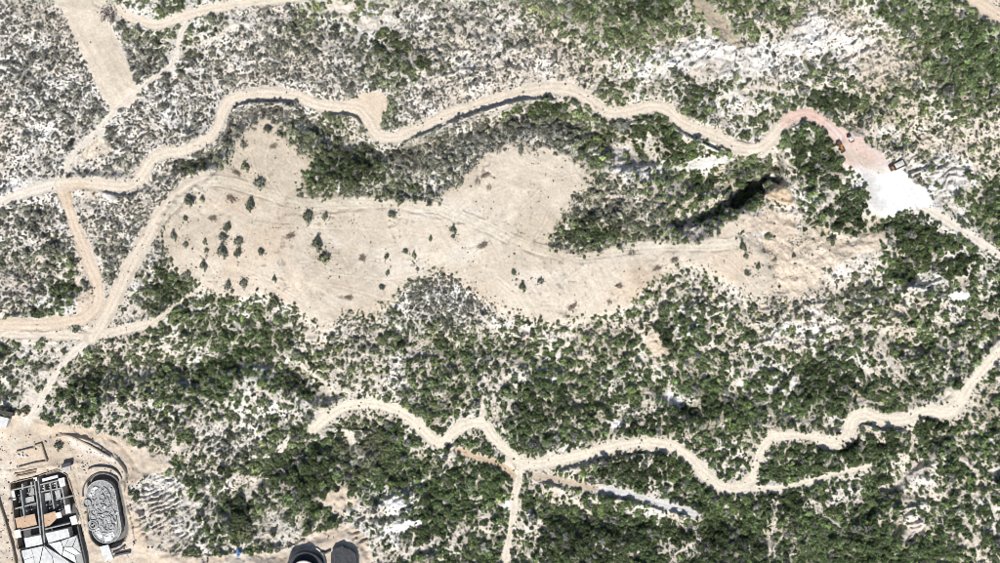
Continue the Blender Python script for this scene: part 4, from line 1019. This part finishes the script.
def wall(name, pts, th, z0, z1, mat, parent, org):
    p = [loc(x, y, z1, org) for x, y in pts]; o_, i_ = [], []
    for k in range(len(p)):
        a = Vector(p[max(0, k - 1)]); b = Vector(p[min(len(p) - 1, k + 1)]); d = (b - a).normalized(); nn = Vector((-d.y, d.x)) * th / 2
        o_.append((p[k][0] + nn.x, p[k][1] + nn.y)); i_.append((p[k][0] - nn.x, p[k][1] - nn.y))
    v, f = ring_g(o_, i_, z0 - org.z, z1 - org.z, closed=False)
    return mobj(name, v, f, mat, parent)

o0 = Vector((*[float(v) for v in xyz(45, 515, GZ)[:2]], GZ))
B = empty('building_shell', o0, 0, 'concrete building shell under construction with dark open basement and orange floors', 'building')
PZ = GZ - 5.5
prism('basement_floor', PIT, PZ - 0.4, PZ + 0.25, M_DARKC, B, o0)  # floor coloured dark to deepen the shade in the pit
for pts in [[(10,483.5),(35,477.5),(57,469.5),(67,475.5),(74,497),(80,515),(83.5,535)], [(10,483.5),(14,520),(18,548)]]:
    wall('perimeter_wall', pts, 0.45, PZ, GZ + 0.15, M_STONEW, B, o0)
for pts, zt, m in [([(34.2,479),(37,500),(41.5,545)], .9, M_CONC), ([(37.6,477),(40.5,500),(44.5,544)], .9, M_CONC), ([(51,491),(54,509)], .4, M_CONC), ([(61.5,486),(66.5,514)], .6, M_CONC), ([(20.5,490),(24.5,519)], .2, M_CONC),
                ([(11.5,490.5),(34,485.5)], .3, M_CONC), ([(38,485.5),(63,479.5)], .3, M_CONC), ([(38.5,492.5),(63,488)], .1, M_CONC), ([(15,509),(36,503.5)], -.6, M_CONC), ([(56,500),(73,496)], .3, M_CONC), ([(17,531.5),(41,526.5)], .6, M_CONC), ([(45,529.5),(70,523.5)], .6, M_CONC),
                ([(22,484),(22.6,490)], .4, M_LIGHTC), ([(31,482),(32,488)], .4, M_LIGHTC), ([(44,485),(45,492)], .2, M_CONC), ([(50,483),(51,491)], .2, M_CONC), ([(56,482),(57,490)], .2, M_CONC), ([(8,500),(16,498)], .5, M_DARKC)]:
    wall('inner_wall', pts, 0.75, PZ, GZ + zt, m, B, o0)
SL = [('floor_slab', [(15,518.5),(34.5,514),(37,525),(17.5,529.5)], -.6, -.1, M_TERRA), ('floor_slab', [(41.5,515.5),(55,511.5),(57.5,518),(50,525.5),(44,527.5)], -.6, -.1, M_TERRA),
      ('floor_slab', [(21.5,499),(33.5,496),(35,503),(22.5,506.5)], -2.6, -2.2, M_LIGHTC), ('floor_slab', [(28,489),(33.6,488),(34.6,495),(29,496)], -2.6, -2.2, M_CONC), ('floor_slab', [(41,494.5),(50,492.5),(51.5,500),(42.5,502)], -2.8, -2.4, M_LIGHTC),
      ('roof_slab', [(42,479),(57.5,475),(58,477.8),(42.5,482)], .6, 1.2, M_WHITE), ('roof_slab', [(58,479),(64,477.5),(65.5,486),(60,487.5)], .8, 1.6, M_WHITE), ('roof_slab', [(54.5,491),(59.5,490),(61,498),(56.5,499)], -.4, .1, M_LIGHTC),
      ('roof_slab', [(64.2,506),(69.5,504.5),(71,513),(66,514.2)], .6, 1.4, M_WHITE), ('roof_slab', [(69.5,517.5),(75.5,515.5),(78,524),(72,525.5)], .5, 1.3, M_CREAM), ('roof_slab', [(55,513.5),(60.5,512),(62,517.5),(57.5,518.8)], .2, .7, M_CREAM),
      ('roof_slab', [(13.5,531),(19.8,529.5),(21.3,537.5),(15.5,538.8)], .4, 1.1, M_CREAM), ('roof_slab', [(60.5,468.5),(70,466),(71,471),(61.5,473)], .2, .7, M_LIGHTC), ('landing', [(11,491.5),(14,491),(16,500),(13,500.5)], .1, .4, M_CREAM),
      ('landing', [(33,478),(38,477),(38.5,481),(34,481.5)], .3, .9, M_CREAM), ('landing', [(22,486),(24.5,485.5),(25,488),(22.8,488.5)], -1, -.4, M_LIGHTC)]
for nm, poly, z0, z1, m in SL: prism(nm, poly, GZ + z0, GZ + z1, m, B, o0)
for k in range(16):   # plant and shuttering on the basement floor
    ax, ay = 40 + (k % 8) * 2.8 + random.uniform(-.6, .6), 486.5 + (k // 8) * 2.6 - (k % 8) * .62
    prism('shutter_stack', [(ax, ay), (ax + 1.3, ay - .3), (ax + 1.5, ay + .9), (ax + .2, ay + 1.2)], PZ + .2, GZ - random.uniform(.5, 2.5), random.choice([M_LIGHTC, M_CONC, M_CREAM]), B, o0)
for (ax, ay) in [(18,495),(18.8,502),(26,511),(31,509.5),(46,505),(49,508),(57,505),(59,509.5),(27,493),(24,522),(48,521)]:
    prism('column', [(ax, ay), (ax + .9, ay - .2), (ax + 1.1, ay + .7), (ax + .2, ay + .9)], PZ, GZ + .2, M_LIGHTC, B, o0)
# white roofed pavilion below the shell
pz0 = GZ - .5
W = empty('white_roofed_pavilion', Vector((*[float(v) for v in xyz(50, 555, GZ)[:2]], GZ)), 0, 'large pavilion with a white faceted roof at the bottom left corner', 'building')
ow = Vector(W.location)
prism('wall', [(19,551),(43,545.5),(78,535.5),(86,575),(26,590)], GZ - 4, GZ + 1.0, M_CONC, W, ow)
prism('flat_roof', [(24,538.5),(40.8,535.2),(42.6,544.5),(26,548)], GZ - 3, GZ + 1.5, M_WHITE, W, ow)
prism('flat_roof', [(45.3,533.6),(67.8,528.8),(70,537),(48.5,543.3)], GZ - 3, GZ + 1.6, M_WHITE, W, ow)
def facet(pts, name='roof_panel', mat=M_WHITE):
    top = []
    for x, y, z in pts:
        q = loc(x, y, GZ + z, ow); top.append((q[0], q[1], z))
    n = len(top); v = top + [(x, y, z - .25) for x, y, z in top]
    ar = sum(top[i][0] * top[(i + 1) % n][1] - top[(i + 1) % n][0] * top[i][1] for i in range(n))
    f = [tuple(range(n)), tuple(range(2 * n - 1, n - 1, -1))] + [(k, n + k, n + (k + 1) % n, (k + 1) % n) for k in range(n)]
    if ar < 0: f = [q[::-1] for q in f]
    return mobj(name, v, f, mat, W)
A_, Bp, Cc = (20, 551, 1.3), (43.2, 546, 2.6), (36, 576, 4.2)
for p in [((20.3,551.2,1.4),(31,549,2.0),(33.5,557,2.6),(24,560,1.9)), ((24.1,560.4,1.9),(33.6,557.4,2.6),(36,576,3.6),(28,582,1.6)), ((31.4,548.9,2.0),(42.8,546.2,2.7),(36.4,576,3.6),(33.9,557,2.6)),
          ((43.6,546.5,2.7),(52,557,3.0),(56,582,3.4),(37,577,3.7)), ((44.2,546,2.7),(60,556,2.3),(78,569,1.2),(57,582,3.2),(52.6,557,2.9)),
          ((49,544,2.0),(60.6,541.6,2.2),(63,549,2.6),(61.5,555.6,2.2)), ((61.2,541.4,2.1),(68.8,538.3,2.0),(65,546.5,2.9),(63.2,547.4,2.7)), ((69.3,538.2,2.0),(76.8,535.8,1.7),(72.3,546.6,3.2),(65.6,546.6,2.9)),
          ((77.3,536.2,1.7),(81,553,1.6),(72.9,547.3,3.2)), ((65.2,547.3,2.9),(72.2,547.3,3.2),(80.4,553.8,1.6),(75,555.2,1.7),(63.7,549.6,2.6)), ((63.4,550.2,2.5),(74.6,555.8,1.7),(76.5,563.5,1.4),(62.2,555.6,2.2))]:
    facet(p)
for a_, b_ in [((43.6,544.6),(77.5,567.5)), ((43.2,546),(36.5,575)), ((77,535.3),(82,554)), ((20,550.5),(25,575))]:
    wall('roof_gutter', [a_, b_], 0.55, GZ + .8, GZ + 2.2, M_SEAM, W, ow)
wall('side_wall', [(77.5,526),(80.5,540),(85,560),(87,575)], 0.7, GZ - 1, GZ + 2.6, M_DARKC, W, ow)
# sunken strip beside the pavilion
# oval pool terrace
op = Vector((*[float(v) for v in xyz(104, 512, GZ)[:2]], GZ))
P_ = empty('oval_pool_terrace', op, 0, 'oval grey pool terrace with curling basins inside a dark moat', 'pool')
prism('deck', POOL, GZ - 4.5, GZ - .1, M_POOLT, P_, op)
outer = [loc(x, y, GZ + .35, op) for x, y in POOL]; inner = [(x * .955, y * .975) for x, y in outer]
v, f = ring_g(outer, inner, -.09, .35); mobj('rim_kerb', v, f, M_LIGHTC, P_)
wall('retaining_wall', MOAT[20:30] [::-1] and [MOAT[k % len(MOAT)] for k in range(-2, 15)], 0.7, GZ - 4.5, GZ + .5, M_DARKC, P_, op)
wall('retaining_wall', [MOAT[0], (126.5,505), (128.5,520), (129,532), MOAT[28]], 0.6, GZ - 4.5, GZ + .3, M_CONC, P_, op)
def swirl(cx, cy, pts, th, h, mat, name='basin_wall'):
    return wall(name, catmull([(cx + x, cy + y) for x, y in pts], 4), th, GZ - .12, GZ + h, mat, P_, op)
for cx, cy, r_, hh in [(87.6, 503.5, 4.3, .9), (93, 525.5, 5.6, .55), (93.3, 525.2, 3.2, .8), (108, 519, 3.2, .5), (102, 497.5, 3.0, .6), (108.5, 495.5, 2.4, .7), (111, 527, 3.6, .6)]:
    o_ = [loc(cx + r_ * math.cos(a * .2618), cy + r_ * math.sin(a * .2618), GZ, op) for a in range(24)]
    cc = loc(cx, cy, GZ, op); i_ = [(cc[0] + (x - cc[0]) * .78, cc[1] + (y - cc[1]) * .78) for x, y in o_]
    v, f = ring_g(o_[::-1], i_[::-1], -.12, hh); mobj('spa_ring', v, f, random.choice([M_LIGHTC, M_CONC, M_CONC]), P_)
    v = [(x, y, .06) for x, y in i_[::-1]]; mobj('spa_floor', v, [tuple(range(24))], random.choice([M_CONC, M_LIGHTC]), P_)
for pts in [[(91,490),(95,487),(99,489),(101,493),(98,498),(95,503),(97,509),(101,512)], [(103,487),(107,490),(110,496),(111,503)], [(96,514),(101,515),(106,513),(111,516),(114,522)], [(98,519),(102,522),(103,528),(107,531),(112,530)], [(96,506),(103,505),(108,508),(112,506)], [(94,533),(99,531),(102,535),(107,537)], [(99,500),(104,502),(106,499)], [(100,517),(104,519),(109,517)], [(90,512),(93,516),(97,516)], [(113,510),(115.5,517),(117,525),(116,533)]]:
    swirl(0, 0, pts, .45, random.uniform(.25, .7), random.choice([M_LIGHTC, M_CONC, M_CONC]))
for k in range(150):
    ax, ay = random.uniform(91, 117), random.uniform(486, 538)
    if not bool(in_poly(np.array([ax]), np.array([ay]), [(104 + (x - 104) * .88, 512 + (y - 512) * .93) for x, y in POOL])[0]): continue
    a0 = random.uniform(0, 6.28); rr0 = random.uniform(.5, 1.5)
    poly = [(ax + rr0 * random.uniform(.6, 1.2) * math.cos(a0 + q * 1.05), ay + rr0 * random.uniform(.6, 1.2) * math.sin(a0 + q * 1.05)) for q in range(6)]
    prism('paving_form', poly, GZ - .12, GZ + random.uniform(.08, .5), random.choice([M_LIGHTC, M_CONC, M_POOLT, M_WHITE, M_DARKC]), P_, op)
for poly in [[(95,528.5),(99,528),(102,533),(103,538),(99,538.5),(96,534)], [(103,534),(108,533.5),(113,532),(115,536),(111,541),(105,542.5)], [(89,496),(92,489),(96,485.5),(97.5,488.5),(93,492.5),(91.5,497.5)]]:
    prism('white_basin', poly, GZ - .12, GZ + .18, M_WHITE, P_, op)
prism('entrance_slab', [(99.5,547),(108,545),(113.5,559),(105,562)], GZ - .6, GZ + .45, M_WHITE, P_, op)
for k in range(7): # steps down the end of the moat
    y0 = 545.6 + k * 1.0
    prism('step', [(110.6 + k * .35, y0), (121.5 - k * .2, y0 - 2.6), (121.7 - k * .2, y0 - 1.75), (110.8 + k * .35, y0 + .85)], GZ - 4.4, GZ - 2.6 + k * .36, M_CONC, P_, op)
wall('flank_wall', catmull([(112,553.5),(118,551.5),(124,547)], 3), .7, GZ - 1, GZ + 1.4, M_DARKC, P_, op)
wall('flank_wall', [(113.5,556.5),(121,554.5),(129.5,553)], 1.0, GZ - 1, GZ + 1.8, M_DARKC, P_, op)
# curved garden wall above the pool, retaining wall, yard, shed and the rest
def thing_wall(name, pts, th, h, mat, label, cat, z=None):
    p0 = at(*pts[0]); o = wall(name, pts, th, p0.z - 1.5, (z if z is not None else p0.z) + h, mat, None, p0); o.location = p0; return tag(o, label, cat)
thing_wall('curved_wall', catmull([(88,469.5),(94,467.2),(103,467),(112,469),(119,474.5),(123,482),(127,495),(131,510)], 4), .55, 1.3, M_DARKC, 'thin curved concrete wall wrapping the top of the oval pool', 'wall')
thing_wall('boundary_wall', [(-6,490),(4,520),(12,548),(17,575)], .7, 2.0, M_STONEW, 'long straight wall along the left edge of the building site', 'wall')
thing_wall('retaining_wall', catmull([(54,437.5),(62,435.6),(70,436.5),(80,441),(90,446),(100,452),(110,457.5)], 4), .8, 2.2, M_STONEW, 'curved dry stone retaining wall above the lone site tree', 'wall')
Y = empty('walled_yard', at(31, 455), 0, 'rectangular walled yard with a white heap in its corner', 'yard'); oy = Vector(Y.location)
for pts in [[(15.5,452.5),(26,449.8),(33,448.3),(33.6,446.2),(41,443.8)], [(41,443.8),(43.3,452),(46.3,461.5)], [(46.3,461.5),(34,463.5),(17.5,468)]]: wall('yard_wall', pts, .6, oy.z - 1, oy.z + 1.5, M_STONEW, Y, oy)
prism('yard_floor', [(16,453),(40.5,444.8),(45.8,461),(18,467.3)], oy.z - 1, oy.z + .25, flat_mat('yard_earth', (0.55, 0.45, 0.34), .95, .2, .6), Y, oy)
for k in range(9):
    ax, ay = 17.5 + random.uniform(0, 11), 454.5 + random.uniform(-1.5, 4.5); r0 = random.uniform(.8, 2.2)
    prism('white_bag', [(ax + r0 * math.cos(q * 1.05) * random.uniform(.7, 1.1), ay + r0 * .7 * math.sin(q * 1.05)) for q in range(6)], oy.z + .2, oy.z + random.uniform(.6, 1.2), M_WHITE, Y, oy)
SH = empty('white_shed', at(2, 419), 0, 'white flat-roofed shed cut by the left edge', 'shed'); os_ = Vector(SH.location)
prism('wall', [(-12,414),(8,419.5),(5,428),(-12,424)], os_.z - 1, os_.z + 2.6, M_CREAM, SH, os_)
prism('roof', [(-13,413),(9,418.6),(5.6,428.6),(-13,425)], os_.z + 2.603, os_.z + 2.85, M_WHITE, SH, os_)
SH2 = empty('dark_container', at(4, 411), 0, 'long dark roofed store above the white shed', 'container'); o2 = Vector(SH2.location)
prism('body', [(-14,407.5),(13,412.5),(12,416.3),(-14,411.8)], o2.z - .5, o2.z + 2.4, M_STEEL, SH2, o2)
for k in range(8): prism('roof_rib', [(-10 + k * 3, 408.6 + k * .55), (-9.4 + k * 3, 408.7 + k * .55), (-9.9 + k * 3, 412.2 + k * .55), (-10.5 + k * 3, 412.1 + k * .55)], o2.z + 2.403, o2.z + 2.5, M_SEAM, SH2, o2)
def formwork(pts, label):
    p0 = at(*pts[0]); e = empty('formwork_beam', p0, 0, label, 'beam', 'formwork beams above the shell')
    wall('plank', pts, .7, p0.z - .3, p0.z + .5, M_TIMBER, e, p0); wall('rail', [(x, y - .9) for x, y in pts], .25, p0.z - .3, p0.z + .9, M_STEEL, e, p0)
formwork([(14,474.5),(25,472.6),(37,469.7)], 'upper long timber beam above the concrete shell'); formwork([(16,476.6),(26,475),(36,472.6)], 'lower long timber beam above the concrete shell')
ST = empty('storage_box', at(66, 464), 0, 'dark box container between yard and oval pool', 'container'); o3 = Vector(ST.location)
prism('body', [(61,464.5),(70.5,462),(71,465.6),(62,468)], o3.z - .5, o3.z + 2.2, M_STEEL, ST, o3); prism('lid', [(61.5,464.9),(70,462.6),(70.4,465.2),(62.3,467.3)], o3.z + 2.203, o3.z + 2.35, M_SEAM, ST, o3)
SK = empty('timber_skip', at(24, 412), 0, 'brown open skip beside the bushes above the site', 'skip'); o4 = Vector(SK.location)
for pts in [[(19.5,410.5),(21.5,408.3),(28.5,412.3),(26.8,414.8),(19.5,410.5)]]: wall('side', pts, .3, o4.z - .2, o4.z + 1.4, M_TIMBER, SK, o4)
prism('floor', [(20,410.4),(21.6,408.9),(28,412.4),(26.7,414.2)], o4.z - .2, o4.z + .2, M_TIMBER, SK, o4)
# boulders along the terrace, bits of gear on the site
def boulder(x, y, r_, label, seed, tn=(0.5, 0.46, 0.4)):
    q = np.random.default_rng(seed); V2 = []
    for v in ICO_V: V2.append(tuple(v * r_ * S * q.uniform(.75, 1.15) * np.array([1.1, .9, .8])))
    o = mobj('boulder', V2, ICO_F, M_STONE); o.location = at(x, y, r_ * S * .3); o['tint'] = [*tn, 1.0]; return tag(o, label, 'boulder', 'boulders beside the oval pool')
for q, (x, y, r_) in enumerate([(83,467.5,1.6),(85.5,466,1.3),(84,471,1.5),(87,464.5,1.2),(82,464,1.4),(86,474,1.1)]): boulder(x, y, r_, ['largest pale boulder in the heap above left of the oval pool', 'pale boulder right of the largest one in the heap', 'pale boulder below the largest one in the heap', 'rightmost high boulder of the heap by the curved wall end', 'leftmost top boulder of the heap above the oval pool', 'lowest small boulder of the heap beside the moat'][q], 880 + q)
# blue water barrels by the lower track
for q, (x, y, lb) in enumerate([(238, 549.5, 'upper dark blue water barrel at the foot of the thicket'), (239.6, 552.6, 'middle blue water barrel at the foot of the thicket'), (238.4, 555.6, 'lowest pale blue water barrel at the foot of the thicket')]):
    e = empty('water_barrel', at(x, y), 0, lb, 'barrel', 'blue barrels at the foot of the thicket')
    v, f = join(cyl_g(.85, .95, 0, .5, 16), cyl_g(.95, .95, .5, 1.1, 16), cyl_g(.95, .8, 1.1, 1.5, 16)); mobj('body', v, f, M_BLUE if q < 2 else flat_mat('pale_blue_plastic', (.22, .36, .52), .4, .1, 2), e)
    v, f = cyl_g(.3, .26, 1.503, 1.62, 12); mobj('cap', v, f, M_SEAM, e)

# round tower and its neighbour at the bottom edge
def round_tower(x, y, r_, h_, label, jag=0):
    b = at(x, y); b.z = -3.0; e = empty('round_tower', b, 0, label, 'building')
    v, f = cyl_g(r_ * .97, r_ * .97, -2, h_, 40); mobj('core', v, f, M_GLASS, e)
    for k in range(int(h_ // 3.2)):
        v, f = cyl_g(r_ * 1.03, r_ * 1.03, k * 3.2 + 2.6, k * 3.2 + 2.95, 40); mobj('floor_band', v, f, M_DARKC, e)
    for k in range(20):
        a = k * math.pi / 10; v, f = box_g(-.12, .12, -.12, .12, -1, h_ - .1); mo = mobj('mullion', [(p[0] + r_ * 1.0 * math.cos(a), p[1] + r_ * 1.0 * math.sin(a), p[2]) for p in v], f, M_SEAM, e)
    v, f = cyl_g(r_ * 1.06, r_ * 1.06, h_, h_ + .4, 40); mobj('roof', v, f, M_CREAM, e)
    n = 40; o_ = [(r_ * 1.1 * math.cos(2 * math.pi * k / n), r_ * 1.1 * math.sin(2 * math.pi * k / n)) for k in range(n)]
    v, f = ring_g(o_, [(p[0] * .93, p[1] * .93) for p in o_], h_ - .2, h_ + 1.0); mobj('parapet', v, f, M_LIGHTC, e)
    return e
e = round_tower(306.5, 570, 7.4, 7.5, 'round building with pale flat roof ringed by a gallery coloured dark as shade at the bottom edge')
v, f = cyl_g(11.6, 11.6, -3, 4.2, 48); mobj('gallery_wall', v, f, M_DARKC, e)
v, f = cyl_g(11.9, 11.9, 4.203, 4.5, 48); mobj('gallery_shade_roof', v, f, M_NEARBLACK, e)  # near-black top paints the ring of shade around the round roof
for k in range(24):
    a = k * math.pi / 12; v, f = rot_g(box_g(7.8, 11.7, -.1, .1, 4.505, 4.65), a); mobj('roof_rib', v, f, M_SEAM, e)
thing_wall('white_curved_wall', catmull([(316,549),(320,552),(323.5,558),(325,566),(325,575)], 4), .9, 1.2, M_CREAM, 'white curved wall right of the round building', 'wall')
TB = empty('dark_topped_block', Vector((*[float(v) for v in xyz(344, 566, GZ)[:2]], GZ)), 0, 'low block with a jagged near-black top right of the round building at the bottom edge', 'building'); ot = Vector(TB.location)
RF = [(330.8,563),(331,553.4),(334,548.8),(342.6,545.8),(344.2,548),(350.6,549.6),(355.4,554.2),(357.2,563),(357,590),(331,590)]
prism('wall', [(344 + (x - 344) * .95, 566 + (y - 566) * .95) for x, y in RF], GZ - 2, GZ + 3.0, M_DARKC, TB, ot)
prism('roof', RF, GZ + 3.003, GZ + 3.3, M_NEARBLACK, TB, ot)  # flat near-black top with a jagged outline
for a_, b_ in [((334,549.5),(336,588)), ((342.6,546.6),(343,588)), ((350.4,550.4),(350.5,588)), ((332,556),(356,556)), ((332,564),(356.6,564))]: wall('top_seam', [a_, b_], .25, GZ + 3.305, GZ + 3.5, M_SEAM, TB, ot)
thing_wall('service_wall', [(320,552.5),(325,554),(330,551.5)], .8, 1.8, M_DARKC, 'short dark wall between the round building and the black-topped block', 'wall')
# offcuts, blocks and bags strewn over the site
rs = np.random.default_rng(321); NB = 1500
bx = np.concatenate([rs.uniform(-10, 135, NB), rs.uniform(190, 370, 260)]); by = np.concatenate([rs.uniform(432, 575, NB), rs.uniform(536, 565, 260)])
ok = (field(site_m, bx, by) > .8) & (rs.random(len(bx)) < .25 + .9 * (fbm(bx, by, 14, 2, 71) > .52)) & (~in_poly(bx, by, PIT)) & (~in_poly(bx, by, MOAT)) & ~in_poly(bx, by, [(12,480),(84,520),(90,580),(14,580)])
bx, by = bx[ok], by[ok]; bz_ = hz(bx, by); bX, bY, _ = xyz(bx, by, bz_)
pal = np.array([(.1, .085, .07), (.3, .22, .15), (.62, .6, .56), (.45, .36, .27), (.06, .06, .06)])
def slab_proto(sx, sy, sz):
    v, f = box_g(-sx, sx, -sy, sy, -.2, sz); return mesh_from('site_offcut', v, f, [M_STONE])
instance_cover('site_debris', None, [slab_proto(1, .5, .5), slab_proto(1.6, .18, .3), slab_proto(.7, .7, .8), ROCK_P[0], ROCK_P[1]], 'offcuts, blocks and planks strewn over the building site', 'debris', P=np.stack([bX, bY, bz_], -1), R=np.clip(np.exp(rs.normal(-.35, .4, len(bx))), .3, 1.6), tints=pal[rs.integers(0, 5, len(bx))] * rs.uniform(.8, 1.1, (len(bx), 1)), seed=9)

# ------------------------------------------------------------------ machines
def wheel(parent, x, y, r_, w_, name='wheel'):
    v, f = cyl_g(r_, r_, -w_ / 2, w_ / 2, 18); v = [(p[0], p[2], p[1]) for p in v]; t = mobj(name, [(p[0] + x, p[1] + y, p[2] + r_) for p in v], [q[::-1] for q in f], M_TYRE, parent)
    v, f = cyl_g(r_ * .5, r_ * .5, -w_ / 2 - .02, w_ / 2 + .02, 12); v = [(p[0], p[2], p[1]) for p in v]; mobj('rim', [(p[0] + x, p[1] + y, p[2] + r_) for p in v], [q[::-1] for q in f], M_STEEL, t)
def heading(dx, dy): return math.atan2(-dy, dx)
# dump truck with white load
t = empty('dump_truck', at(895.3, 166.2), heading(-6, 3), 'dump truck with dark brown cab and white load on the white gravel', 'truck'); t.scale = (1.0, 1.15, 1.0)
v, f = join(box_g(-4.4, 4.0, -.55, .55, .75, 1.15)); mobj('chassis', v, f, M_STEEL, t)
v, f = join(box_g(2.2, 4.2, -1.35, 1.35, 1.0, 2.0), box_g(2.3, 4.0, -1.3, 1.3, 2.0, 3.0, .86)); cb = mobj('cab', v, f, M_BROWNP, t)
v, f = box_g(3.99, 4.1, -1.1, 1.1, 2.1, 2.8); mobj('windscreen', v, f, M_GLASS, cb)
v, f = box_g(2.5, 3.7, -.6, .6, 3.003, 3.2); mobj('roof_hatch', v, f, M_YEL, cb)
for nm, g_ in [('bed_side', box_g(-4.6, 1.8, -1.75, -1.45, 1.3, 2.9)), ('bed_side', box_g(-4.6, 1.8, 1.45, 1.75, 1.3, 2.9)), ('headboard', box_g(1.5, 2.1, -1.75, 1.75, 1.3, 3.2)), ('tailgate', box_g(-4.9, -4.603, -1.75, 1.75, 1.3, 2.8)), ('bed_floor', box_g(-4.6, 1.5, -1.45, 1.45, 1.2, 1.45))]: mobj(nm, *g_, M_STEEL, t)
v, f = join(box_g(-4.5, 1.4, -1.4, 1.4, 1.46, 2.3), box_g(-4.0, 1.0, -1.2, 1.2, 2.3, 2.75, .5)); mobj('gravel_load', v, f, M_LOAD, t)
for wx_ in (3.1, -1.9, -3.3):
    for wy_ in (-1.2, 1.2): wheel(t, wx_, wy_, .55, .45)
# wheel loader
t = empty('wheel_loader', at(840, 146.8), heading(5, 8.2), 'orange wheel loader with dark bucket on the pink gravel', 'loader')
v, f = join(box_g(-3.2, -.3, -1.05, 1.05, .9, 2.2), box_g(-3.3, -1.0, -.9, .9, 2.2, 2.5, .85)); mobj('engine_hood', v, f, M_BROWNP, t)
v, f = box_g(-.35, 1.9, -.75, .75, .8, 1.5); mobj('front_frame', v, f, M_YEL, t)
v, f = join(box_g(-1.1, .4, -.75, .75, 2.0, 3.1, .9)); cb = mobj('cab', v, f, M_GLASS, t); v, f = box_g(-1.15, .45, -.8, .8, 3.1, 3.25); mobj('cab_roof', v, f, M_YEL, cb)
for s_ in (-1, 1): mobj('lift_arm', *join(rot_g(box_g(0, 2.4, -.14, .14, -.18, .18), 0, (.7, s_ * .55, 1.5), .3)), M_YEL, t)
bv = [(2.7, 1.25), (3.1, .35), (3.9, .2), (3.95, .32), (3.2, .5), (2.9, 1.25)]
V2 = [(x, -1.5, z) for x, z in bv] + [(x, 1.5, z) for x, z in bv]; n = 6; mobj('bucket', V2, [(k, n + k, n + (k + 1) % n, (k + 1) % n) for k in range(n)] + [tuple(range(n)), tuple(range(2 * n - 1, n - 1, -1))], M_STEEL, t)
for wx_ in (1.2, -2.1):
    for wy_ in (-1.15, 1.15): wheel(t, wx_, wy_, .75, .6)
# small dumper
t = empty('site_dumper', at(849.5, 138.3), heading(-3.4, -6), 'small dark-cabbed dumper with pale skip beside the white rock', 'truck')
v, f = box_g(-2.4, 2.2, -.5, .5, .6, 1.0); mobj('chassis', v, f, M_STEEL, t)
v, f = join(box_g(.9, 2.6, -.95, .95, .9, 1.7), box_g(.9, 2.2, -.85, .85, 1.7, 2.5, .88)); cb = mobj('cab', v, f, M_STEEL, t); v, f = box_g(2.1, 2.2, -.7, .7, 1.8, 2.3); mobj('windscreen', v, f, M_GLASS, cb)
v, f = join(box_g(-2.0, .7, -1.05, 1.05, 1.05, 1.9)); mobj('skip', v, f, M_PWHITE, t)
mobj('tailboard', *box_g(-2.7, -2.003, -1.15, 1.15, .9, 2.1), M_BROWNP, t)
mobj('skip_load', *box_g(-1.9, .6, -.95, .95, 1.903, 2.2, .7), M_LOAD, t)
for wx_ in (1.7, -1.4):
    for wy_ in (-.9, .9): wheel(t, wx_, wy_, .5, .4)
